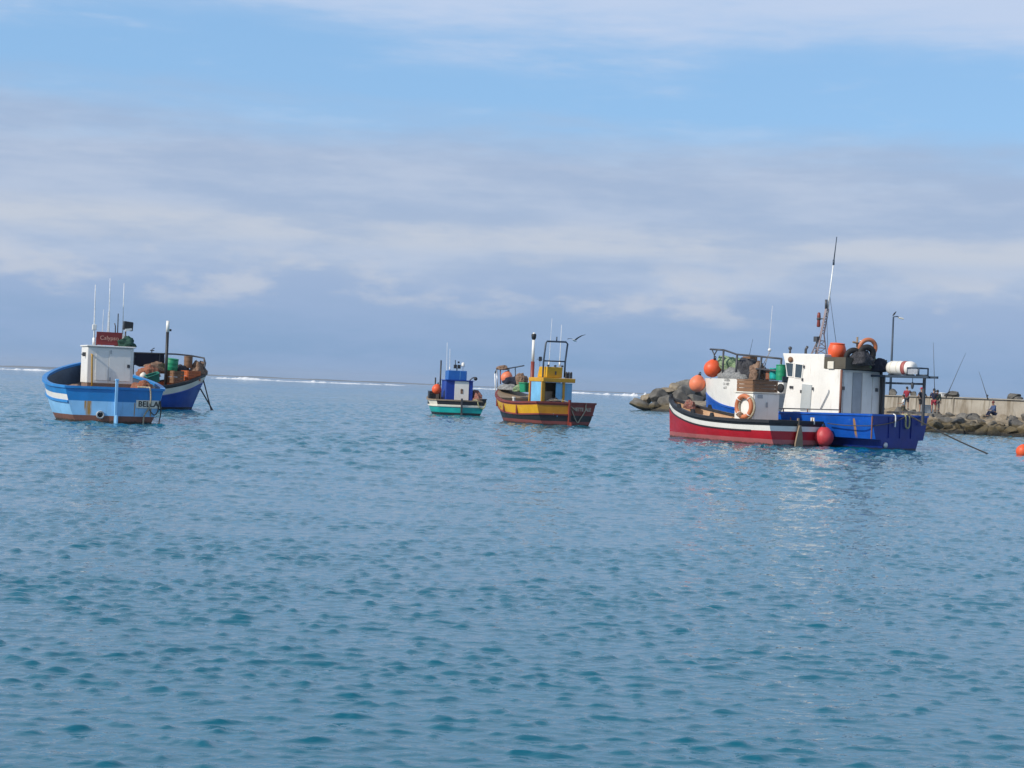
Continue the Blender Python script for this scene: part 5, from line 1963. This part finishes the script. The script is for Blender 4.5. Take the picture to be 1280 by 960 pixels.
# concrete wall
cm, t, b = new_mat('stained_concrete')
tc = t.n('ShaderNodeTexCoord').outputs['Object']
n1_ = t.noise(tc, 0.5, 5, 0.6)
st_ = t.noise(tc, 1.0, 5, 0.7, sc=(2.2, 2.2, 0.25))
n3_ = t.noise(tc, 9, 4, 0.6)
c = t.mix(t.smooth(n1_, 0.35, 0.65), (0.31, 0.275, 0.225), (0.40, 0.365, 0.305))
c = t.mix(t.smooth(st_, 0.46, 0.62, 0, 0.85), c, (0.19, 0.155, 0.11))
c = t.mix(t.smooth(n3_, 0.5, 0.8, 0, 0.3), c, (0.24, 0.215, 0.18))
t.l(c, b.inputs['Base Color'])
b.inputs['Roughness'].default_value = 0.9
wl = []
off_ = 0.9
for i in range(61):
    p0 = along(inn, LI * i / 60)
    p1 = along(inn, min(LI, LI * i / 60 + 0.5))
    p2 = along(inn, max(0, LI * i / 60 - 0.5))
    d = (p1 - p2).normalized()
    n = Vector((-d.y, d.x))
    wl.append(p0 + n * off_)
wl = [q for q in wl if q.y < 176]
m = MB()
TH, ZT = 0.7, 2.66
rows = []
for q, q2 in zip(wl, wl[1:] + [wl[-1] + (wl[-1] - wl[-2])]):
    d = (q2 - q).normalized()
    n = Vector((-d.y, d.x))
    rows.append((q, n))
front_t = [Vector((q.x, q.y, ZT)) for q, n in rows]
front_b = [Vector((q.x - n.x * 0.08, q.y - n.y * 0.08, 1.2)) for q, n in rows]
back_t = [Vector((q.x + n.x * TH, q.y + n.y * TH, ZT)) for q, n in rows]
back_b = [Vector((q.x + n.x * TH, q.y + n.y * TH, 1.2)) for q, n in rows]
m.grid([front_b, front_t, back_t, back_b], smooth=False)
m.add([front_b[0], front_t[0], back_t[0], back_b[0]], [(0, 1, 2, 3)])
m.add([front_b[-1], front_t[-1], back_t[-1], back_b[-1]], [(0, 1, 2, 3)])
wall = empty('concrete_wall', 'long stained concrete wall along the top of the breakwater', 'wall')
m.build('wall_body', cm, wall)
m = MB()
joints = 0
for i in range(2, len(rows) - 1, 2):
    q, n = rows[i]
    a_ = math.atan2(n.y, n.x)
    m.box((q.x - n.x * 0.03, q.y - n.y * 0.03, (ZT + 1.3) / 2), (0.10, 0.10, ZT - 1.32), a_)
m.build('panel_joint', paint('joint_stain', (0.20, 0.175, 0.14), 0.9), wall)
m = MB()
for i in range(len(rows) - 1):
    (q, n), (q2, n2) = rows[i], rows[i + 1]
    mid = (q + q2) / 2
    a_ = math.atan2((q2 - q).y, (q2 - q).x)
    m.box((mid.x + n.x * 0.3, mid.y + n.y * 0.3, ZT + 0.05), ((q2 - q).length + 0.02, 0.9, 0.08), a_)
m.build('coping', paint('coping_concrete', (0.30, 0.275, 0.235), 0.9, amt=0.3), wall)


def wall_top(px, z=ZT + 0.09, back=0.35):
    """Point on top of the wall in the plane of a photograph column."""
    best = None
    for i in range(600):
        f = i / 599 * (len(rows) - 1)
        k = min(int(f), len(rows) - 2)
        q = rows[k][0].lerp(rows[k + 1][0], f - k)
        n = rows[k][1]
        p_ = Vector((q.x + n.x * back, q.y + n.y * back, z))
        v = CM.inverted() @ p_
        x_ = 640 + FPX * v.x / -v.z
        if best is None or abs(x_ - px) < best[0]:
            best = (abs(x_ - px), p_)
    return best[1]


# dark stones lying behind / on the wall
for px, w_, h_, k, lb in ((1189.5, 0.95, 0.34, 2, 'low dark boulder showing over the wall beside the standing anglers'), (1265, 0.75, 0.42, 5, 'dark boulder showing over the wall near the right edge'),
                          (1274, 0.6, 0.18, 8, 'flat dark boulder at the foot of the one over the wall at the right edge'), (1117, 0.55, 0.42, 2, 'dark boulder on the wall seen under the stern canopy'),
                          (1142.5, 0.42, 0.36, 5, 'dark boulder on the wall between the red shirt and the red cap')):
    p_ = wall_top(px, ZT + 0.10 + h_ * 0.3)
    boulder(k, p_, (w_, w_ * 0.7, h_), (0.1, 0.1, px), lb, 'dark boulders behind the concrete wall')

# lamp post
lp = empty('street_lamp', 'tall thin lamp post on the breakwater with a bird sitting on top', 'street lamp', at_y(1113.0, 484, 146.0))
lp.location.z = 1.4
ht = at_y(1116.8, 396, 146.0)
topv = ht - lp.location
m = MB()
m.tube([(0, 0, 0), (topv.x * 0.5, 0, topv.z * 0.5), (topv.x, 0, topv.z)], 0.13, 10, r2=0.075)
m.lathe([(0.24, 0), (0.24, 0.06), (0.15, 0.5)], n=12)
m.build('post', P['bluesteel'], lp)
m = MB()
m.tube([(topv.x, 0, topv.z), (topv.x + 0.35, 0, topv.z + 0.05), (topv.x + 0.7, 0, topv.z - 0.12)], 0.05, 8)
m.build('arm', P['bluesteel'], lp)
m = MB()
m.prism([(topv.x + 0.45, topv.z - 0.12), (topv.x + 0.95, topv.z - 0.22), (topv.x + 0.9, topv.z - 0.08), (topv.x + 0.5, topv.z)], 'y', -0.13, 0.13)
m.build('lamp_head', P['cream'], lp, bevel=0.03)


def bird_body(name, label, loc, rot, scale, wings=None, dark=True):
    """A gull as one skinned mesh."""
    bm_ = MB()
    prof = [(0.002, -0.30), (0.03, -0.22), (0.07, -0.12), (0.085, 0.0), (0.07, 0.12), (0.045, 0.19), (0.048, 0.24), (0.035, 0.29), (0.012, 0.31), (0.006, 0.36), (0.001, 0.37)]
    bm_.lathe(prof, n=14, axis='x')
    if wings:
        for sgn, pts in wings:
            vs, fs = [], []
            for (x_, y_, z_, c_) in pts:
                for u_, th in ((-c_ * 0.55, 0.004), (0.0, 0.016), (c_ * 0.45, 0.006)):
                    vs.append((x_ + u_, y_, z_ + th))
                for u_, th in ((c_ * 0.45, -0.006), (0.0, -0.016), (-c_ * 0.55, -0.004)):
                    vs.append((x_ + u_, y_, z_ + th))
            for i in range(len(pts) - 1):
                for k in range(6):
                    l = (k + 1) % 6
                    fs.append((i * 6 + k, i * 6 + l, (i + 1) * 6 + l, (i + 1) * 6 + k))
            fs.append(tuple(range(6)))
            fs.append(tuple(range((len(pts) - 1) * 6, len(pts) * 6)))
            bm_.add(vs, fs, 1, True)
    o = bm_.build(name, [P['whip'] if not dark else P['black'], P['gullwing'] if 'gullwing' in P else paint('slate_wing', (0.045, 0.05, 0.055), 0.7)], None)
    o.location = loc
    o.rotation_euler = rot
    o.scale = (scale,) * 3
    return o


g_ = bird_body('gull', '', at_y(718.5, 425.6, 84.0), (R(4), R(-6), R(170)), 0.72, dark=False,
               wings=[(1, [(0.02, 0.04, 0.04, 0.22), (0.05, 0.28, 0.20, 0.20), (0.02, 0.55, 0.36, 0.15), (-0.08, 0.80, 0.46, 0.05)]),
                      (-1, [(0.02, -0.04, 0.04, 0.22), (0.06, -0.26, 0.12, 0.20), (0.0, -0.52, 0.14, 0.14), (-0.12, -0.74, 0.10, 0.05)])])
tag(g_, 'gull with dark raised wings flying past the frame of the yellow boat', 'gull')
g_.rotation_euler = (R(0), R(-8), R(235))
g2 = bird_body('perched_bird', '', lp.location + topv + Vector((0.06, 0, 0.26)), (0, R(-50), R(20)), 0.95)
tag(g2, 'dark bird perched on the top of the lamp post', 'bird')


# ------------------------------------------------------------------ people
SK = paint('skin', (0.30, 0.16, 0.10), 0.6, amt=0.0, streak=0.0)


def skin_mesh(name, joints, edges, mat, parent=None, levels=1):
    me = bpy.data.meshes.new(name)
    me.from_pydata([j[0] for j in joints], edges, [])
    o = bpy.data.objects.new(name, me)
    COL.objects.link(o)
    o.modifiers.new('skin', 'SKIN').use_smooth_shade = True
    sub = o.modifiers.new('subsurf', 'SUBSURF')
    sub.levels = sub.render_levels = levels
    for i, j in enumerate(joints):
        r_ = j[1]
        me.skin_vertices[0].data[i].radius = (r_, r_) if not isinstance(r_, tuple) else r_
    me.skin_vertices[0].data[0].use_root = True
    me.materials.append(mat)
    if parent:
        o.parent = parent
    return o


def person(label, loc, rz, top, legs, pose='stand', hair=(0.02, 0.015, 0.012), cap=None, sleeves='short', long_legs=False, height=1.75, shoes=(0.03, 0.03, 0.03)):
    """A person facing +x: one continuous body, clothes and hair as children."""
    root = empty('person', label, 'person', loc, rz)
    root.scale = (height / 1.75,) * 3
    J, E_ = [], []

    def add(p, r_, par=None):
        J.append((p, r_))
        if par is not None:
            E_.append((par, len(J) - 1))
        return len(J) - 1
    hz = 0.92 if pose != 'sit' else 0.18
    lean = 0.0 if pose != 'sit' else 0.10
    pel = add((0, 0, hz), (0.125, 0.115))
    bel = add((lean * 0.3, 0, hz + 0.17), (0.115, 0.13), pel)
    chs = add((lean * 0.8, 0, hz + 0.40), (0.115, 0.155), bel)
    nck = add((lean + 0.01, 0, hz + 0.58), 0.055, chs)
    hd0 = add((lean + 0.03, 0, hz + 0.67), 0.085, nck)
    add((lean + 0.03, 0, hz + 0.77), 0.088, hd0)
    nose = add((lean + 0.125, 0, hz + 0.69), 0.016, hd0)
    hands = {}
    arms = {}
    for sgn in (1, -1):
        sh = add((lean * 0.9, sgn * 0.19, hz + 0.50), 0.058, chs)
        if pose == 'hips':
            el_, wr = (-0.08, sgn * 0.42, hz + 0.24), (0.06, sgn * 0.20, hz + 0.08)
        elif pose == 'fish':
            el_, wr = (0.06, sgn * 0.27, hz + 0.23), (0.30, sgn * 0.12, hz + 0.22)
        elif pose == 'point' and sgn < 0:
            el_, wr = (0.26, sgn * 0.26, hz + 0.40), (0.52, sgn * 0.24, hz + 0.40)
        elif pose == 'sit':
            el_, wr = (lean + 0.12, sgn * 0.26, hz + 0.24), (lean + 0.36, sgn * 0.12, hz + 0.22)
        else:
            el_, wr = (-0.02, sgn * 0.25, hz + 0.22), (0.05, sgn * 0.26, hz - 0.03)
        e = add(el_, 0.045, sh)
        w_ = add(wr, 0.030, e)
        d = (Vector(wr) - Vector(el_)).normalized()
        sd = d.cross(Vector((0, 0, 1)))
        sd = sd.normalized() if sd.length > 0.1 else Vector((0, 1, 0))
        up_ = sd.cross(d)
        pm = add(tuple(Vector(wr) + d * 0.06), (0.030, 0.022), w_)
        for fi in range(4):
            o_ = sd * (0.034 * (fi - 1.5) * 0.62)
            ln = (0.07, 0.085, 0.08, 0.062)[fi]
            k1 = add(tuple(Vector(wr) + d * 0.10 + o_), 0.0095, pm)
            add(tuple(Vector(wr) + d * (0.10 + ln) + o_ * 1.2 - up_ * 0.03), 0.0075, k1)
        th = add(tuple(Vector(wr) + d * 0.055 + sd * 0.045 * sgn), 0.010, pm)
        add(tuple(Vector(wr) + d * 0.10 + sd * 0.065 * sgn - up_ * 0.012), 0.008, th)
        arms[sgn] = [(lean * 0.9, sgn * 0.19, hz + 0.50), el_, wr]
    LG = {}
    for sgn in (1, -1):
        hp = add((0, sgn * 0.10, hz - 0.06), 0.090, pel)
        if pose == 'sit':
            kn, an, to = (0.40, sgn * 0.14, hz + 0.12), (0.62, sgn * 0.13, hz - 0.24), (0.80, sgn * 0.14, hz - 0.27)
        else:
            kn, an, to = (0.02, sgn * 0.12, 0.49), (-0.01, sgn * 0.13, 0.09), (0.17, sgn * 0.15, 0.035)
        k_ = add(kn, 0.062, hp)
        cf_ = add(tuple(Vector(kn).lerp(Vector(an), 0.35) + Vector((-0.02, 0, 0))), 0.058, k_)
        a_ = add(an, 0.040, cf_)
        add(to, 0.034, a_)
        LG[sgn] = [(0, sgn * 0.10, hz - 0.06), kn, an, to]
    skin_mesh('body', J, E_, SK, root)
    # shirt
    J, E_ = [], []
    p0 = add((0, 0, hz - 0.02), (0.140, 0.140))
    p1 = add((lean * 0.3, 0, hz + 0.17), (0.135, 0.150), p0)
    p2 = add((lean * 0.8, 0, hz + 0.40), (0.135, 0.170), p1)
    add((lean, 0, hz + 0.535), 0.085, p2)
    for sgn in (1, -1):
        a, e, w_ = arms[sgn]
        i0 = add(a, 0.078, p2)
        f = 0.75 if sleeves == 'short' else 1.0
        i1 = add(tuple(Vector(a).lerp(Vector(e), f)), 0.066, i0)
        if sleeves == 'long':
            add(tuple(Vector(e).lerp(Vector(w_), 0.85)), 0.046, i1)
    skin_mesh('shirt', J, E_, top, root)
    # shorts or trousers
    J, E_ = [], []
    p0 = add((0, 0, hz + 0.02), (0.142, 0.138))
    for sgn in (1, -1):
        hp, kn, an, to = LG[sgn]
        i0 = add(hp, 0.108, p0)
        if long_legs:
            i1 = add(kn, 0.082, i0)
            add(tuple(Vector(kn).lerp(Vector(an), 0.92)), 0.062, i1)
        else:
            add(tuple(Vector(hp).lerp(Vector(kn), 0.85)), 0.090, i0)
    skin_mesh('trousers' if long_legs else 'shorts', J, E_, legs, root)
    for sgn in (1, -1):
        hp, kn, an, to = LG[sgn]
        m_ = MB()
        a_ = Vector(an)
        b_ = Vector(to)
        m_.tube([a_ + Vector((-0.05, 0, -0.03)), a_.lerp(b_, 0.5) + Vector((0, 0, -0.01)), b_ + Vector((0.05, 0, 0))], [0.048, 0.050, 0.035], 10)
        m_.build('shoe', flat('dark_shoe', (0.03, 0.028, 0.026)), root)
    # hair or cap
    hc = Vector((lean + 0.025, 0, hz + 0.76))
    m_ = MB()
    if cap:
        m_.lathe([(0.105, -0.01), (0.106, 0.03), (0.095, 0.075), (0.06, 0.108), (0.01, 0.118)], hc, 16)
        m_.prism([(0.07, -0.085), (0.19, -0.05), (0.205, 0.0), (0.19, 0.05), (0.07, 0.085)], 'z', -0.008, 0.006)
        for i in range(len(m_.v) - 10, len(m_.v)):
            m_.v[i] = tuple(Vector(m_.v[i]) + hc + Vector((0.0, 0, 0.0)))
        m_.build('cap', cap, root)
    else:
        m_.ball(hc + Vector((-0.018, 0, 0.012)), 0.103, 14, sz=(1.0, 0.93, 0.98))
        m_.build('hair', flat('dark_hair', hair, 0.7), root)
    m_ = MB()
    for sgn in (1, -1):
        m_.ball(Vector((lean + 0.113, sgn * 0.033, hz + 0.725)), 0.012, 8)
    m_.build('eye', P['black'], root)
    m_ = MB()
    for sgn in (1, -1):
        m_.ball(Vector((lean + 0.02, sgn * 0.092, hz + 0.705)), 0.024, 8, sz=(0.7, 0.4, 1.1))
    m_.build('ear', SK, root)
    m_ = MB()
    m_.box(Vector((lean + 0.112, 0, hz + 0.652)), (0.012, 0.045, 0.010))
    m_.build('mouth', flat('lips', (0.25, 0.09, 0.07)), root)
    return root


cl_ = lambda n, c: flat(n, c, 0.9)
def stand(px, y_, z):
    p_ = at_y(px, 500, y_)
    return Vector((p_.x, p_.y, z))


person('person in a red shirt and dark shorts standing on the breakwater with one arm raised', stand(1133.3, 123.0, 1.60), R(60), cl_('red_shirt', (0.28, 0.022, 0.04)), cl_('dark_shorts', (0.03, 0.03, 0.04)), 'point')
person('person in a dark shirt and red cap standing with hands on hips', stand(1152.0, 119.0, 1.42), R(120), cl_('dark_navy_shirt', (0.018, 0.018, 0.03)), cl_('black_shorts', (0.02, 0.018, 0.02)), 'hips', cap=cl_('red_cap', (0.36, 0.03, 0.05)), height=1.86)
person('person in a navy shirt and red shorts holding the upright fishing rod', stand(1167.3, 118.0, 1.44), R(75), cl_('navy_shirt', (0.012, 0.016, 0.05)), cl_('red_shorts', (0.30, 0.03, 0.05)), 'fish', height=1.80)
person('person in dark green clothes standing partly behind the one in red shorts', stand(1171.6, 119.6, 1.44), R(60), cl_('dark_green_jacket', (0.012, 0.03, 0.03)), cl_('grey_trousers', (0.07, 0.065, 0.07)), 'stand', sleeves='long', long_legs=True, height=1.72)
person('person in a white shirt and khaki shorts lower on the rocks behind the stern', stand(1129.5, 117.0, 0.92), R(170), cl_('white_shirt', (0.72, 0.70, 0.66)), cl_('khaki_shorts', (0.10, 0.085, 0.05)), 'fish')
person('person in blue clothes and dark red cap sitting on the rubble slope', stand(1243.8, 117.0, 1.46), R(195), cl_('blue_jacket', (0.05, 0.09, 0.20)), cl_('navy_trousers', (0.012, 0.018, 0.05)), 'sit', cap=cl_('maroon_cap', (0.16, 0.03, 0.03)), sleeves='long', long_legs=True)
crate('grey plastic crate standing on the breakwater between the standing people', stand(1159.0, 119.5, 1.42), (0.75, 0.5, 0.62), P['grey'], 0.3, name='plastic_crate')
bin_('white tub on the wall to the right of the standing people', wall_top(1177.5), (0.4, 0.35, 0.28), P['white'], 0.2, name='tub', cat='tub')


def rod(label, a, b, y_):
    pa, pb = at_y(*a, y_), at_y(*b, y_ + 0.6)
    o = empty('fishing_rod', label, 'fishing rod', pa, 0, 'fishing rods on the breakwater')
    d = pb - pa
    bend = Vector((0, 0, -0.05 * d.length))
    m_ = MB()
    m_.tube([Vector((0, 0, 0)), d * 0.35, d * 0.7 + bend * -0.2, d], 0.030, 6, r2=0.010)
    m_.build('blank', P['steel'], o)
    m_ = MB()
    m_.tube([d * 0.0, d * 0.12], 0.045, 8)
    m_.build('grip', P['rubber'], o)
    m_ = MB()
    m_.lathe([(0.05, -0.05), (0.07, -0.04), (0.07, 0.04), (0.05, 0.05)], d * 0.13 + Vector((0.06, 0, 0)), 12, axis='x')
    m_.build('reel', P['steel'], o)
    return o


rod('fishing rod leaning to the right over the wall beside the standing people', (1182.5, 497), (1207.5, 441), 120.5)
rod('fishing rod leaning to the left over the wall above the seated person', (1234.8, 499), (1223.5, 464), 118.8)
rod('thin upright fishing rod held by the person in red shorts', (1168.6, 498), (1166.6, 428), 117.6)

# =================================================================== mooring buoy at the right edge
q = at_sea(1278, 569)
buoy('orange mooring buoy floating at the right edge of the picture', Vector((q.x, q.y, 0.17)), 0.285, P['buoy'], tilt=(0.25, 0.1))
for o_ in [o for o in bpy.data.objects if o.name.startswith('buoy')][-1:]:
    pass

# =================================================================== far shore and surf
sand, t, b = new_mat('far_dune_sand')
tc = t.n('ShaderNodeTexCoord').outputs['Object']
n1_ = t.noise(tc, 0.004, 5, 0.6)
t.l(t.mix(t.smooth(n1_, 0.42, 0.6), (0.13, 0.13, 0.115), (0.06, 0.07, 0.06)), b.inputs['Base Color'])
b.inputs['Roughness'].default_value = 1.0
m = MB()
front, crest, back = [], [], []
for i in range(161):
    x_ = -4200 + 8400 * i / 160
    y_ = 7000 + 300 * math.sin(i * 0.09)
    px = 640 + FPX * x_ / y_
    env = 1.0 if px < 150 else (0.75 if px < 620 else 0.55)
    h_ = (9 + 7 * mnoise.noise(Vector((i * 0.11, 2.0, 0))) + 4 * mnoise.noise(Vector((i * 0.41, 7.0, 0)))) * env
    front.append(Vector((x_, y_ - 250, -1)))
    crest.append(Vector((x_, y_, max(1.5, h_ * 0.7))))
    back.append(Vector((x_, y_ + 600, -1)))
m.grid([front, crest, back])
land = m.build('coast_hills', sand, None)
land['kind'] = 'structure'

foam, t, b = new_mat('breaking_surf')
tc = t.n('ShaderNodeTexCoord').outputs['Object']
t.l(t.mix(t.smooth(t.noise(tc, 0.5, 4, 0.6), 0.4, 0.7), (0.80, 0.81, 0.82), (0.62, 0.66, 0.70)), b.inputs['Base Color'])
b.inputs['Roughness'].default_value = 0.95
m = MB()
rs = random.Random(4)


def breaker(px0, px1, y_, hmax, seed):
    """A long broken roller with a ragged, foaming top."""
    y_ *= 1.55
    hmax *= 1.15
    x0 = (px0 - 640) / FPX * y_
    x1 = (px1 - 640) / FPX * y_
    n = max(8, int((x1 - x0) / 0.9))
    rows_ = [[], [], [], []]
    for i in range(n + 1):
        u_ = i / n
        x_ = x0 + (x1 - x0) * u_
        e_ = min(1, 6 * u_, 6 * (1 - u_))
        h = hmax * e_ * max(0.05, 0.36 + 0.6 * mnoise.noise(Vector((x_ * 0.05, seed, 0))) + 0.55 * mnoise.noise(Vector((x_ * 0.27, seed, 3))) + 0.35 * mnoise.noise(Vector((x_ * 0.9, seed, 5))))
        yy = y_ + 4 * mnoise.noise(Vector((x_ * 0.02, seed, 9)))
        rows_[0].append(Vector((x_, yy - 2.6, -0.15)))
        rows_[1].append(Vector((x_, yy - 0.9, h * 0.75)))
        rows_[2].append(Vector((x_, yy + 0.3, h)))
        rows_[3].append(Vector((x_, yy + 3.0, -0.15)))
    m.grid(rows_)


for a in ((-40, 66, 760, 1.9, 1), (60, 75, 800, 1.2, 2), (262, 345, 740, 1.9, 3), (338, 395, 700, 1.2, 4), (380, 452, 760, 1.5, 5), (430, 480, 830, 1.1, 6), (478, 512, 900, 1.0, 7), (585, 660, 900, 1.2, 8),
          (700, 752, 820, 1.4, 9), (742, 800, 740, 1.6, 10), (776, 824, 700, 3.2, 11), (800, 850, 660, 2.6, 12), (1190, 1300, 800, 1.2, 13)):
    breaker(*a)
surf = m.build('surf', foam, None)
surf['kind'] = 'stuff'

# =================================================================== sea air
hz_m = bpy.data.materials.new('sea_air')
hz_m.use_nodes = True
nt_ = hz_m.node_tree
nt_.nodes.remove(nt_.nodes['Principled BSDF'])
pv = nt_.nodes.new('ShaderNodeVolumePrincipled')
pv.inputs['Color'].default_value = (0.80, 0.88, 1.0, 1)
pv.inputs['Density'].default_value = 0.00009
pv.inputs['Anisotropy'].default_value = 0.2
nt_.links.new(pv.outputs[0], nt_.nodes['Material Output'].inputs['Volume'])
hz = MB().box((0, 3900, 17.5), (10400, 8200, 39)).build('haze', hz_m)
hz['kind'] = 'stuff'
